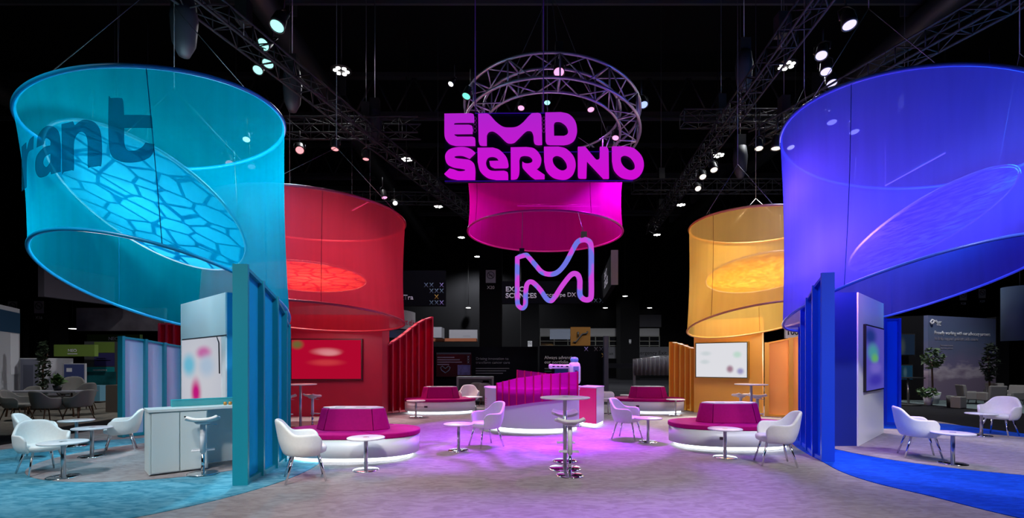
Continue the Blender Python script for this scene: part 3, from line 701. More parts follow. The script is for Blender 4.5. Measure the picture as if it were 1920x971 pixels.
def make_stool():
    t = thing('bar_stool', '', 'stool', (0, 0, 0), 0, 'white gas lift bar stools')
    n, m = 24, 14; v = []; f = []
    for j in range(m+1):
        for i in range(n+1):
            u = -1+2*i/n; w = -1+2*j/m
            x = .21*u*math.sqrt(1-w*w*.35); y = .17*w*math.sqrt(1-u*u*.45)
            z = .775+.036*abs(u)**2.6+.035*max(0, -w)**2-.015*max(0, w)**2
            v.append((x, y, z))
    for j in range(m):
        for i in range(n): f.append((j*(n+1)+i, j*(n+1)+i+1, (j+1)*(n+1)+i+1, (j+1)*(n+1)+i))
    o = MB().add(v, f, True).build('seat', LEATHER, t); so = o.modifiers.new('th', 'SOLIDIFY'); so.thickness = .042; so.offset = -1
    sb = o.modifiers.new('s', 'SUBSURF'); sb.levels = 1; sb.render_levels = 1
    MB().lathe([(0, .70), (.08, .71), (.12, .745), (0, .75)], 20).build('seat_plate', WHITE, t)
    MB().lathe([(.036, .3), (.034, .715)], 16).build('sleeve', WHITE, t)
    MB().lathe([(.024, .01), (.024, .3)], 16).build('gas_lift', CHROME, t)
    MB().tube([(-.14, .06, .32), (-.14, .16, .32), (.14, .16, .32), (.14, .06, .32), (-.14, .06, .32)], .011, 6).tube([(0, 0, .32), (0, .16, .32)], .011, 6).build('footrest', WHITE, t)
    MB().tube([(.03, .02, .69), (.17, .05, .685)], .006, 5).build('lever', CHROME, t)
    MB().lathe([(0, 0), (.2, 0), (.2, .008), (.18, .016), (.03, .024), (0, .024)], 36).build('base_plate', CHROME, t)
    return t
st = make_stool()
ST = [((.82, 6.95), 0, 'white bar stool directly in front of the foreground bar table'), ((.86, 7.97), PI, 'white bar stool directly behind the foreground bar table, lit lilac'),
 ((-4.41, 7.0), PI*.15, 'white bar stool in the knee space of the white counter'), ((-4.98, 12.25), -.5, 'white bar stool right of the tall table before the red screen column'),
 ((-5.5, 12.0), .5, 'white bar stool left of the tall table before the red screen column'),
 ((5.85, 12.55), .3, 'white bar stool left of the tall table before the amber screen column'), ((6.1, 12.2), -.4, 'violet lit bar stool right of the tall table before the amber screen column')]
for i, ((x, y), rz, lab) in enumerate(ST):
    z = .021 if x == -4.41 else .005
    if i == 0: st.location = (x, y, z); st.rotation_euler.z = rz; st['label'] = lab
    else: dup(st, (x, y, z), rz, lab)

# ------------------------------------------------------------------ oval benches
def make_bench():
    t = thing('round_bench', '', 'bench', (0, 0, 0), 0, 'oval white benches with magenta seats')
    a, b, p = 1.13, .74, 2.35
    MB().lathe([(.93, .085), (.985, .09), (.985, .38), (0, .385)], 72, a, b, p).build('bench_base', WHITE, t, loc=None)
    MB().lathe([(0, .03), (.885, .03), (.9, .035), (.9, .075), (.885, .083), (0, .083)], 72, a, b, p).build('led_strip', LED, t)
    MB().lathe([(.85, .0), (.85, .03)], 48, a, b, p).build('plinth', WHITE, t)
    e = 2/p
    def q(ang, k=1.0):
        c, s = math.cos(ang), math.sin(ang); return (k*a*math.copysign(abs(c)**e, c), k*b*math.copysign(abs(s)**e, s))
    for (a0, a1) in ((-2.02, -1.12), (-1.12, 1.12), (1.12, 2.02), (2.02, 2*PI-2.02)):
        pl = [(0, 0)]+[q(a0+.012+(a1-a0-.024)*i/24) for i in range(25)]
        MB().prism(pl, .385, .465).build('seat_cushion', MAGF, t, bevel=.018)
    hexb = [(-.62, 0), (-.41, -.27), (.41, -.27), (.62, 0), (.41, .27), (-.41, .27)]
    hext = [(-.535, 0), (-.36, -.18), (.36, -.18), (.535, 0), (.36, .18), (-.36, .18)]
    MB().prism([hexb[1], hexb[2], hexb[4], hexb[5]], .465, .82, top=[hext[1], hext[2], hext[4], hext[5]]).build('backrest_cushion', MAGF, t, bevel=.012)
    g = .008
    MB().prism([(hexb[5][0]-g, .27), (hexb[0][0], .05), (hexb[0][0], -.05), (hexb[1][0]-g, -.27)], .465, .82, top=[(hext[5][0]-g, .18), (hext[0][0], .04), (hext[0][0], -.04), (hext[1][0]-g, -.18)]).build('backrest_cushion', MAGF, t, bevel=.012)
    MB().prism([(hexb[2][0]+g, -.27), (hexb[3][0], -.05), (hexb[3][0], .05), (hexb[4][0]+g, .27)], .465, .82, top=[(hext[2][0]+g, -.18), (hext[3][0], -.04), (hext[3][0], .04), (hext[4][0]+g, .18)]).build('backrest_cushion', MAGF, t, bevel=.012)
    tr_ = MB().prism([(x*.97, y*.93) for x, y in hext], .82, .84).build('top_tray', WHITE, t)
    for x in (-.2, .15): MB().box((x, -.07, .842), (.16, .05, .006)).build('power_socket', STEEL, tr_)
    MB().box((-.42, -.722, .25), (.1, .02, .05), rz=-.12).build('socket_plate', mat('socket_dark', srgb(70, 50, 60), .5), t)
    return t
be = make_bench()
BE = [((-2.72, 8.42), 0, 'near left oval bench with magenta seat and glowing base, behind a low table'), ((4.17, 9.45), 0, 'near right oval bench with magenta seat and glowing base, left of the blue rib wall'),
      ((-2.3, 15.75), .12, 'far left oval bench with magenta backrest, before the red rib wall'), ((4.4, 15.9), -.12, 'far right oval bench with magenta backrest, before the amber rib wall')]
for i, ((x, y), rz, lab) in enumerate(BE):
    if i == 0: be.location = (x, y, .004); be['label'] = lab
    else: dup(be, (x, y, .004), rz, lab)

# ------------------------------------------------------------------ rib walls
def slab(mb, p, q, th, z0p, z1p, z0q, z1q, off=0):
    p = Vector(p[:2]); q = Vector(q[:2]); d = (q-p).normalized(); n = Vector((-d.y, d.x))
    a = [p+n*(off-th/2), q+n*(off-th/2), q+n*(off+th/2), p+n*(off+th/2)]; z0 = [z0p, z0q, z0q, z0p]; z1 = [z1p, z1q, z1q, z1p]
    v = [(a[i].x, a[i].y, z0[i]) for i in range(4)]+[(a[i].x, a[i].y, z1[i]) for i in range(4)]
    return mb.add(v, [(0, 3, 2, 1), (4, 5, 6, 7), (0, 1, 5, 4), (1, 2, 6, 5), (2, 3, 7, 6), (3, 0, 4, 7)])
def rib_wall(label, pts, depth, th, pm, gm, railw=.1, z0=0.0, cap=True, name='rib_wall', cat='partition', first_w=1.0, poff=0.0, basez=.012, nrm=None):
    c = Vector((pts[0][0], pts[0][1], basez)); root = thing(name, label, cat, c)
    L = [(x-c.x, y-c.y, z-c.z)+tuple(r) for x, y, z, *r in pts]; n = len(L)
    for i, p in enumerate(L):
        a = L[max(0, i-1)]; b = L[min(n-1, i+1)]; ang = math.atan2(b[1]-a[1], b[0]-a[0])
        if nrm and nrm[i] is not None: ang = nrm[i]
        zb = p[3] if len(p) > 3 else z0
        d = depth*(first_w if i == 0 else 1)
        MB().box((p[0], p[1], (p[2]+zb)/2), (th, d, p[2]-zb), rz=ang).build('rib', pm, root)
    for i in range(n-1):
        p, q = L[i], L[i+1]; zp = p[3] if len(p) > 3 else z0; zq = q[3] if len(q) > 3 else z0
        slab(MB(), p, q, .012, zp+(.02 if cap else .0), p[2]-(.03 if cap else .006), zq+(.02 if cap else 0), q[2]-(.03 if cap else .006), poff).build('panel', gm, root)
    if cap:
        m1 = MB(); m2 = MB()
        for i in range(n-1):
            p, q = L[i], L[i+1]
            slab(m1, p, q, railw, -.0, .06, 0, .06); slab(m2, p, q, railw, p[2]-.05, p[2]-.005, q[2]-.05, q[2]-.005)
        m1.build('bottom_rail', pm, root); m2.build('top_rail', pm, root)
    return root
def PZ(px, py, y): p = P(px, py, y); return (p.x, p.y, p.z)
rib_wall('tall teal rib wall in the left foreground, curving back with sloping top', [(-3.52, 6.37, 2.88), (-3.57, 6.9, 2.75), (-3.60, 7.38, 2.60), (-3.70, 7.88, 2.43), (-3.88, 8.4, 2.26), (-4.2, 8.95, 2.2), (-4.6, 9.4, 2.15)], .17, .045, TEALP, TEALG, .12, first_w=1.12, poff=0)
rib_wall('low fluted wall of pale lilac panels with teal ribs behind the white counter', [(-8.36, 10.5, 2.17), (-8.14, 10.86, 2.12), (-7.95, 11.18, 2.06), (-7.75, 11.5, 2.0), (-7.5, 11.8, 1.95)], .24, .05, TEALP, LILACP, .1)
rib_wall('tall royal blue rib wall at the right, in front of the pale screen column', [(5.08, 7.9, 3.05), (5.17, 8.3, 2.91), (5.42, 8.9, 2.78), (5.65, 9.45, 2.65), (5.93, 10.0, 2.33), (6.3, 10.6, 2.2), (6.75, 11.1, 2.1)], .17, .05, BLUEP, BLUEG, .12, first_w=1.12)
rib_wall('short blue rib wall right behind the pale screen column', [(8.6, 12.85, 2.6), (9.1, 12.75, 2.7), (9.6, 12.65, 2.74), (9.92, 12.6, 2.74)], .14, .06, BLUEP, BLUEG, .1)
ys = [15.3, 15.55, 15.8, 16.05, 16.3, 16.5, 16.75, 17.0]; px_ = [718, 733, 746, 758, 770, 782, 795, 808]; ty = [649, 641, 633, 624, 614, 605, 598, 594]
rib_wall('red rib wall with rising sloped top right of the red screen column', [PZ(a, b, c) for a, b, c in zip(px_, ty, ys)], .2, .05, REDP, REDG, .16)
rib_wall('bit of red rib wall seen between the fluted pale wall and the white column', [PZ(300, 606, 14), PZ(314, 606, 14.05), PZ(328, 606, 14.1), PZ(343, 606, 14.15), PZ(357, 606, 14.2)], .16, .05, REDP, REDG, .1)
rib_wall('narrow amber rib wall left of the amber screen column', [PZ(1262, 641, 17.3), PZ(1272, 643, 17), PZ(1282, 646, 16.7), PZ(1292, 650, 16.4), PZ(1302, 653, 16.1)], .3, .06, GOLDP, GOLDG, .16)
rib_wall('amber wall of framed see-through panels right of the amber screen column', [PZ(1438, 642, 14.65), PZ(1483, 633, 14.35), PZ(1512, 626, 14.2), PZ(1540, 620, 14.1), PZ(1562, 616, 14.05)], .14, .12, GOLDP, GOLDG, .12)

# ------------------------------------------------------------------ screen columns
def screen_mat(name, base, blobs, s=1.0):
    m = bpy.data.materials.new(name); m.use_nodes = True; nt = m.node_tree; nt.nodes.clear(); N = nt.nodes.new; L = nt.links.new
    o = N('ShaderNodeOutputMaterial'); e = N('ShaderNodeEmission'); tc = N('ShaderNodeTexCoord'); e.inputs[1].default_value = s
    prev = None
    for (u, v, ru, rv, c) in blobs:
        mp = N('ShaderNodeMapping'); mp.vector_type = 'POINT'
        mp.inputs['Location'].default_value = (-u/ru, 0, -v/rv); mp.inputs['Scale'].default_value = (1/ru, 0, 1/rv)
        ln = N('ShaderNodeVectorMath'); ln.operation = 'LENGTH'; mr = N('ShaderNodeMapRange'); mr.interpolation_type = 'SMOOTHSTEP'
        mr.inputs['From Min'].default_value = 1; mr.inputs['From Max'].default_value = .2
        mx = N('ShaderNodeMix'); mx.data_type = 'RGBA'; mx.inputs[7].default_value = c
        if prev: L(prev, mx.inputs[6])
        else: mx.inputs[6].default_value = base
        L(tc.outputs['Generated'], mp.inputs[0]); L(mp.outputs[0], ln.inputs[0]); L(ln.outputs['Value'], mr.inputs['Value']); L(mr.outputs[0], mx.inputs[0]); prev = mx.outputs[2]
    if prev: L(prev, e.inputs[0])
    else: e.inputs[0].default_value = base
    L(e.outputs[0], o.inputs[0]); return m
def column(label, A, B, back, ztop, facem, bodym):
    """A,B left and right foot of the front face; back: further footprint points"""
    ang = math.atan2(B[1]-A[1], B[0]-A[0]); root = thing('screen_column', label, 'display column', (A[0], A[1], .004), ang)
    inv = Matrix.Rotation(-ang, 2)
    loc = lambda p: tuple(inv @ (Vector(p)-Vector(A)))
    poly = [loc(A), loc(B)]+[loc(p) for p in back]
    MB().prism([(x, max(y, .012) if y < .012 else y) for x, y in poly], 0, ztop).build('body', bodym, root)
    w = poly[1][0]; MB().box((w/2, 0, ztop/2), (w, .024, ztop)).build('front_panel', facem, root)
    return root, w
def onface(px, py, A, B):
    p = PV(px, py, A, B); return ((Vector((p.x, p.y))-Vector(A)).length, p.z)
# left white column
A, B = (-6.42, 9.53), (-4.60, 7.9)
colL, wL = column('tall white screen column with teal side behind the white counter', A, B, [(-4.28, 8.15), (-4.45, 8.7), (-6.2, 9.75)], 2.73, WHITE, mat('teal_blue_paint', srgb(0, 128, 180), .5))
u0, z0 = onface(345, 640, A, B); u1, _ = onface(416, 640, A, B); zt = 2.02
scm = screen_mat('pale_blurred_screen', srgb(205, 210, 226), [(.5, .5, .9, .9, srgb(222, 224, 234)), (.22, .66, .28, .22, srgb(120, 205, 235)), (.62, .82, .28, .12, srgb(215, 120, 185)), (.7, .65, .3, .2, srgb(190, 212, 236)), (.42, .3, .2, .26, srgb(214, 30, 140)), (.5, .04, .5, .1, srgb(110, 215, 225))], .72)
MB().box(((u0+u1)/2, -.025, (zt+.65)/2), (u1-u0, .03, zt-.65)).build('screen', scm, colL)
MB().box(((u0+u1)/2+.1, -.014, zt+.02), (u1-u0+.3, .012, .016)).build('seam_line', DKGREY, colL)
MB().tube([(u1-.1, -.04, zt), (u1+.02, -.05, zt-.1), (u1+.05, -.05, zt-.6)], .01, 5).build('screen_cable', DKGREY, colL)
# right pale column
A, B = (6.55, 9.3), (8.37, 11.07)
colB, wB = column('tall pale screen column with dark blue side under the blue drum', A, B, [(8.1, 11.2), (6.2, 10.3), (6.05, 9.3)], 2.93, WHITE, mat('deep_blue_paint', srgb(4, 30, 130), .5))
u0, z1 = onface(1617, 608, A, B); u1, z1b = onface(1651, 622, A, B); zb_ = onface(1617, 736, A, B)[1]
scm = screen_mat('violet_blurred_screen', srgb(95, 88, 205), [(.2, .85, .5, .2, srgb(40, 60, 150)), (.35, .6, .45, .2, srgb(80, 165, 175)), (.45, .5, .3, .12, srgb(110, 190, 120)), (.5, .35, .5, .14, srgb(125, 110, 220)), (.5, .15, .6, .14, srgb(70, 60, 190))], .7)
b_ = MB().box(((u0+u1)/2, -.035, (z1+zb_)/2), (u1-u0, .05, z1-zb_)).build('screen_frame', DKGREY, colB)
MB().box(((u0+u1)/2, -.062, (z1+zb_)/2), (u1-u0-.06, .006, z1-zb_-.06)).build('screen', scm, colB)
# red column
A, B = (-7.1, 14.55), (-3.9, 14.75)
colR, wR = column('red screen column under the red drum', A, B, [(-3.9, 15.6), (-7.1, 15.6)], 3.03, REDP, REDP)
u0, zt = onface(549, 637, A, B); u1, _ = onface(679, 637, A, B); zb_ = onface(549, 711, A, B)[1]
scm = screen_mat('red_blurred_screen', srgb(196, 10, 52), [(.08, .88, .12, .16, srgb(120, 110, 60)), (.5, .7, .28, .13, srgb(235, 130, 140)), (.55, .66, .2, .1, srgb(240, 150, 155)), (.5, .42, .34, .12, srgb(220, 60, 70))], .75)
MB().box(((u0+u1)/2, -.05, (zt+zb_)/2), (u1-u0+.06, .12, zt-zb_+.06)).build('screen_frame', mat('dark_red_frame', srgb(80, 4, 18), .4), colR)
MB().box(((u0+u1)/2, -.115, (zt+zb_)/2), (u1-u0-.02, .01, zt-zb_-.02)).build('screen', scm, colR)
# amber column
A, B = (5.88, 15.85), (7.47, 14.65)
colY, wY = column('amber screen column under the golden yellow drum', A, B, [(8.0, 15.6), (6.6, 16.8)], 2.95, GOLDP, GOLDP)
u0, zt = onface(1308, 643, A, B); u1, _ = onface(1404, 641, A, B); zb_ = onface(1308, 707, A, B)[1]; zt = zb_+1.08
scm = screen_mat('white_blurred_screen', srgb(236, 236, 242), [(.2, .7, .16, .1, srgb(214, 222, 226)), (.82, .66, .12, .14, srgb(200, 228, 215)), (.18, .45, .14, .1, srgb(214, 222, 226)), (.68, .24, .1, .16, srgb(170, 130, 150)), (.88, .18, .1, .14, srgb(165, 160, 205))], .86)
MB().box(((u0+u1)/2, -.09, (zt+zb_)/2), (u1-u0+.05, .2, zt-zb_+.05)).build('screen_housing', mat('olive_gold_paint', srgb(176, 134, 30), .5), colY)
MB().box(((u0+u1)/2, -.192, (zt+zb_)/2), (u1-u0+.01, .01, zt-zb_+.01)).build('screen_frame', DKGREY, colY)
MB().box(((u0+u1)/2, -.2, (zt+zb_)/2), (u1-u0-.03, .01, zt-zb_-.03)).build('screen', scm, colY)

# ------------------------------------------------------------------ white counter (left)
A = Vector((-5.04, 6.81)); ang = math.atan2(.71, .77)
ct = thing('reception_counter', 'white counter with two cupboard doors and open knee space under the turquoise drum', 'counter', (A.x, A.y, .021), ang)
CW = mat('counter_white', srgb(205, 216, 216), .4)
MB().box((.36, .24, .45), (.70, .46, .87)).build('cabinet_body', CW, ct)
MB().box((.72, .44, .45), (1.44, .03, .87)).build('back_panel', CW, ct)
MB().box((.72, .22, .905), (1.46, .48, .035)).build('worktop', CW, ct)
MB().box((1.42, .23, .45), (.035, .44, .87)).build('end_panel', CW, ct)
for k in range(2):
    d = MB().box((.19+k*.34, 0, .45), (.325, .018, .84)).build('cupboard_door', CW, ct, bevel=.003)
    if k: MB().lathe([(0, -.004), (.012, -.004), (.012, .004), (0, .004)], 10, M=T(.42, -.012, .8, rx=PI/2)).build('lock', DKGREY, d)
MB().box((.01, .24, .45), (.02, .48, .87)).build('side_panel', CW, ct)
RIS = sheer('pale_teal_acrylic', srgb(120, 215, 220), .35, srgb(170, 235, 235), False)
rs = thing('acrylic_riser', 'pale teal see-through box standing along the back of the white counter', 'riser', (A.x, A.y, .021), ang)
MB().box((.86, .39, .9725), (1.1, .11, .095)).build('acrylic_box', RIS, rs)
MB().box((.86, .39, 1.024), (1.1, .12, .008)).build('lid', sheer('teal_lid', srgb(90, 205, 215), .3, srgb(140, 225, 230), False), rs)
M_ = Matrix.Translation((A.x, A.y, 0)) @ Matrix.Rotation(ang, 4, 'Z')
for k in range(2):
    p = M_ @ Vector((.98+k*.07, .2, 0)); o = MB().lathe([(0, 0), (.022, 0), (.026, .03), (.02, .05), (0, .05)], 10).build('small_jar', mat('caramel_glass', srgb(180, 130, 60), .3), loc=(p.x, p.y, .944))
    tag(o, ('left' if k == 0 else 'right')+' of two tiny caramel coloured jars on the white counter', 'jar', 'jars on the white counter')

# ------------------------------------------------------------------ centre counter
CX, CY, CR = .6, 12.32, 1.28
cc = thing('curved_counter', 'curved white centre counter with glowing foot behind the lilac armchair', 'counter', (CX, CY, .004))
def arc_band(mb, r0, r1, z0, z1, a0, a1, n=60):
    for i in range(n):
        a, b = a0+(a1-a0)*i/n, a0+(a1-a0)*(i+1)/n
        pl = [(r0*math.cos(a), r0*math.sin(a)), (r1*math.cos(a), r1*math.sin(a)), (r1*math.cos(b), r1*math.sin(b)), (r0*math.cos(b), r0*math.sin(b))]
        mb.add([(x, y, z0) for x, y in pl]+[(x, y, z1) for x, y in pl], [(0, 3, 2, 1), (4, 5, 6, 7), (1, 2, 6, 5), (3, 0, 4, 7)]+([(0, 1, 5, 4)] if i == 0 else [])+([(2, 3, 7, 6)] if i == n-1 else []))
    return mb
def circ_hit(px, r=CR):
    dx = (px-960)/FP; a = dx*dx+1; b = -2*(dx*CX+CY); c = CX*CX+CY*CY-r*r; t = (-b-math.sqrt(max(0, b*b-4*a*c)))/(2*a); return dx*t, t
hx, hy = circ_hit(1086); aR = math.atan2(hy-CY, hx-CX)
arc_band(MB(), .8, CR, .1, .965, -PI*1.12, aR).build('counter_body', WHITE, cc)
arc_band(MB(), .78, CR+.02, .965, 1.0, -PI*1.12, aR).build('counter_top', WHITE, cc)
arc_band(MB(), .85, CR-.05, .03, .095, -PI*1.12, aR-.03).build('led_strip', LED, cc)
arc_band(MB(), .9, CR-.2, .0, .03, -PI*1.1, aR-.1).build('plinth', WHITE, cc)
for k in range(5): arc_band(MB(), CR+.0, CR+.004, .50+k*.055, .515+k*.055, math.radians(-178), math.radians(-160), 8).build('text_line', mat('faint_pink_print', srgb(225, 170, 190), .6), cc)
rpx = [932, 943, 955, 969, 985, 1000.6, 1016.4, 1033, 1050, 1066.6, 1082.7]; rt = [232, 222, 210, 195, 187, 178, 168, 163, 157, 152, 147]; rb_ = [418, 412, 408, 402, 392, 383, 376, 370, 362, 352, 338]
pts = []
for a, b, c in zip(rpx, rt, rb_):
    x, y = circ_hit(a, CR+.06); zt = HC+(HY-(660+b/4.046))/FP*y; zb = HC+(HY-(660+c/4.046))/FP*y; pts.append((x, y, zt, zb))
rib_wall('magenta see-through finned screen on the front of the curved centre counter', pts, .045, .022, MAGP, MAGG, cap=False, name='finned_screen', cat='screen', basez=0.0)
pts = []
for k, a in enumerate((970, 983.5, 996, 1009, 1022, 1036)):
    y = 13.75-.05*k; p = P(a, 693+1.5*k, y); pts.append((p.x, p.y, p.z, .98))
arc_band(MB(), .85, 1.35, .02, 1.0, math.radians(62), math.radians(128), 20).build('rear_counter', WHITE, cc)
rib_wall('small magenta finned screen behind the front one, sloping down to the right', [(x, y-.35+.25, z, b) for x, y, z, b in pts], .06, .03, MAGP, MAGG, cap=False, name='finned_screen', cat='screen', basez=0.0)
# magenta block
A, B = Vector((1.70, 12.42)), Vector((2.06, 11.97)); D_ = Vector((2.38, 12.7)); E_ = A+(D_-B)
mk = thing('counter_block', 'square counter block with magenta front and glowing foot, right of the curved counter', 'counter', (A.x, A.y, .004))
pl = [tuple(v-A) for v in (A, B, D_, E_)]
MB().prism(pl, .1, .975).build('block_body', WHITE, mk)
cen = (B+E_)/2-A; pl2 = [tuple(cen+(Vector(p)-cen)*.9) for p in pl]; pl3 = [tuple(cen+(Vector(p)-cen)*1.03) for p in pl]
MB().prism(pl2, .03, .1).build('led_strip', LED, mk); MB().prism([tuple(cen+(Vector(p)-cen)*.7) for p in pl], 0, .03).build('plinth', WHITE, mk)
MB().prism(pl3, .975, 1.0).build('block_top', WHITE, mk)
slab(MB(), (0, 0), tuple(B-A), .02, .1, .97, .1, .97, -.012).build('front_panel', MAGP, mk)
# espresso machine
em = thing('coffee_machine', 'white machine with a long horizontal arm and upright rounded body standing on the centre counter', 'machine', (1.62, 12.75, 1.004), .1)
WG = mat('gloss_white', srgb(240, 235, 245), .15, coat=.5)
MB().box((.0, .1, -.5), (.45, .45, .98)).build('stand', WHITE, em)
MB().lathe([(0, .06), (.85, .06), (1, .14), (1, .48), (.85, .58), (.5, .62), (0, .63)], 28, .15, .19, 3).build('machine_body', WG, em)
MB().lathe([(0, .0), (.07, .0), (.07, .07), (0, .07)], 16).build('foot', BLACK, em)
MB().box((.0, -.19, .33), (.14, .02, .34)).build('control_panel', mat('panel_blue_grey', srgb(140, 165, 205), .3), em)
for z in (.22, .3, .38): MB().lathe([(0, 0), (.03, 0), (.03, .03), (0, .03)], 12, M=T(0, -.2, z, rx=PI/2)).build('knob', BLACK, em)
MB().lathe([(0, .6), (.8, .62), (.9, .68), (.7, .73), (0, .75)], 20, .12, .14).build('dome', mat('light_blue_plastic', srgb(120, 190, 235), .3), em)
ar = MB().tube([(-.12, 0, .50), (-.6, 0, .50)], .055, 14).build('arm', WG, em)
MB().lathe([(0, -.01), (.06, 0), (.07, .05), (.05, .09), (0, .1)], 14, M=T(-.58, 0, .50, ry=-PI/2)).build('arm_knob', WG, em)
for x in (-.56, -.44, -.34, -.2): MB().box((x, -.054, .50), (.06, .012, .03)).build('slot', BLACK, em)

# ------------------------------------------------------------------ the rest of the hall
def board(label, cat, x0, y0, x1, y1, y, m, depth=.12, name='exhibition_board', yr=None, legs=None, border=None):
    """upright panel whose front left edge is at depth y, right edge at yr"""
    yr = yr or y; a = P(x0, y1, y); b = P(x1, y1, yr); zt = HC+(HY-y0)/FP*y; ang = math.atan2(b.y-a.y, b.x-a.x)
    w = math.hypot(b.x-a.x, b.y-a.y); root = thing(name, label, cat, (a.x, a.y, max(.012, a.z)), ang); z0 = max(.012, a.z)
    root['w'] = w; root['h'] = zt-z0
    if border: MB().box((w/2, depth/2+.01, (zt-z0)/2), (w+.08, depth-.02, zt-z0+.08)).build('frame', border, root)
    MB().box((w/2, depth/2, (zt-z0)/2), (w, depth, zt-z0)).build('panel', m, root)
    if legs:
        for k in legs: MB().tube([(w*k, depth/2, zt-z0), (w*k, depth/2, legs_top-z0)], .015, 5).build('cable', CABLE, root)
    return root
legs_top = 16
def btext(root, s, px0, py, px1, m, **k):       # writing on a board: px0..px1 across, baseline py
    inv = root.matrix_basis
    a = (root.location.x, root.location.y); ang = root.rotation_euler.z; b = (a[0]+math.cos(ang), a[1]+math.sin(ang))
    p0 = PV(px0, py, a, b); p1 = PV(px1, py, a, b); w = (p1-p0).length
    n = Vector((math.sin(ang), -math.cos(ang), 0))*.012
    bpy.context.view_layer.update()
    return text(s, tuple(p0+n), w, m, root, rz=ang, **k)
def bpatch(root, px0, py0, px1, py1, m, name='graphic', t=.01, out=.006):
    a = (root.location.x, root.location.y); ang = root.rotation_euler.z; b = (a[0]+math.cos(ang), a[1]+math.sin(ang))
    p0 = PV(px0, py1, a, b); p1 = PV(px1, py1, a, b); zt = PV(px0, py0, a, b).z
    u0 = (Vector((p0.x, p0.y))-Vector(a)).dot(Vector((math.cos(ang), math.sin(ang)))); u1 = (Vector((p1.x, p1.y))-Vector(a)).dot(Vector((math.cos(ang), math.sin(ang))))
    z0 = p0.z-root.location.z; z1 = zt-root.location.z
    return MB().box(((u0+u1)/2, -out, (z0+z1)/2), (u1-u0, t, z1-z0)).build(name, m, root)
TXT = mat('print_light_grey', srgb(205, 205, 212), .7); TXD = mat('print_mid_grey', srgb(110, 110, 120), .7)
NAVY = mat('navy_black_board', srgb(9, 9, 18), .9); GREYB = mat('grey_board', srgb(120, 120, 128), .8); LGREY = mat('light_grey_board', srgb(170, 170, 176), .8)
NBR = carpet('neighbour_carpet', srgb(92, 88, 82), srgb(112, 108, 100)); NBR2 = carpet('neighbour_carpet_green_grey', srgb(78, 90, 92), srgb(96, 108, 108))
fl = [F(10, 816), F(226, 783), F(226, 752), (-15, 30), (-34, 30), (-34, 11)]
o = MB().prism(fl[::-1], -.006, .006).build('neighbour_carpet', NBR); tag(o, 'dim beige grey carpet of the stand beyond the dark aisle on the left', 'carpet')
fl = [F(1680, 753), F(1915, 775), (34, 13.5), (34, 32), (13, 32)]
o = MB().prism(fl, -.006, .006).build('neighbour_carpet', NBR2); tag(o, 'dim green grey carpet of the stand beyond the dark aisle on the right', 'carpet')

# columns of the hall with no smoking signs
def hall_column(px, y, w, label, sy, code='X20', signs=1, sc_=1.0):
    x = (px-960)/FP*y; root = thing('hall_column', label, 'column', (x, y, 0))
    MB().box((0, 0, 8.9), (w, w, 17.8)).build('shaft', mat('column_black', (.003, .003, .004, 1), .8), root)
    z = HC+(HY-sy)/FP*y; s = .42*sc_; f = -w/2-.02
    sg = MB().box((0, f, z), (s, .02, s*1.3)).build('sign_plate', LGREY, root)
    MB().tube([(.15*sc_*math.cos(i*PI/12), f-.015, z+.05*sc_+.15*sc_*math.sin(i*PI/12)) for i in range(24)], .014*sc_, 5, True).tube([(-.1*sc_, f-.015, z+.15*sc_), (.1*sc_, f-.015, z-.05*sc_)], .014*sc_, 5).build('no_smoking_ring', BLACK, sg)
    MB().box((0, f-.012, z+.05*sc_), (.16*sc_, .006, .03*sc_)).build('cigarette', BLACK, sg)
    text(code, (x-.16*sc_, y+f-.005, z-s*.65-.26*sc_), .32*sc_, TXT, root)
hall_column(921, 30, 1.35, 'black hall column with a no smoking sign, left of the tube sign', 522, 'X20', 1, 1.4)
hall_column(43, 30, 1.2, 'black hall column with a no smoking sign at the far left, outermost of three', 578, 'X14', 1, 1.3)
hall_column(62, 33, .8, 'black hall column with a no smoking sign at the far left, middle of three', 578, 'X15', 1, 1.3)
hall_column(92, 29, 1.2, 'black hall column with a no smoking sign at the far left, nearest the drum', 578, 'X16', 1, 1.3)
hall_column(1795, 36, .9, 'black hall column with a sign behind the dark sky picture wall, left of two', 556, 'X28', 1, 1.2)
hall_column(1830, 36, .9, 'black hall column with a sign behind the dark sky picture wall, right of two', 552, 'X29', 1, 1.2)
hall_column(993, 44, 1.6, 'black hall column in front of the back windows with small notices', 645, '30', 1, .9)
hall_column(1177, 47, 1.8, 'dark hall column between the two bright back wall windows', 640, '31', 1, .5)

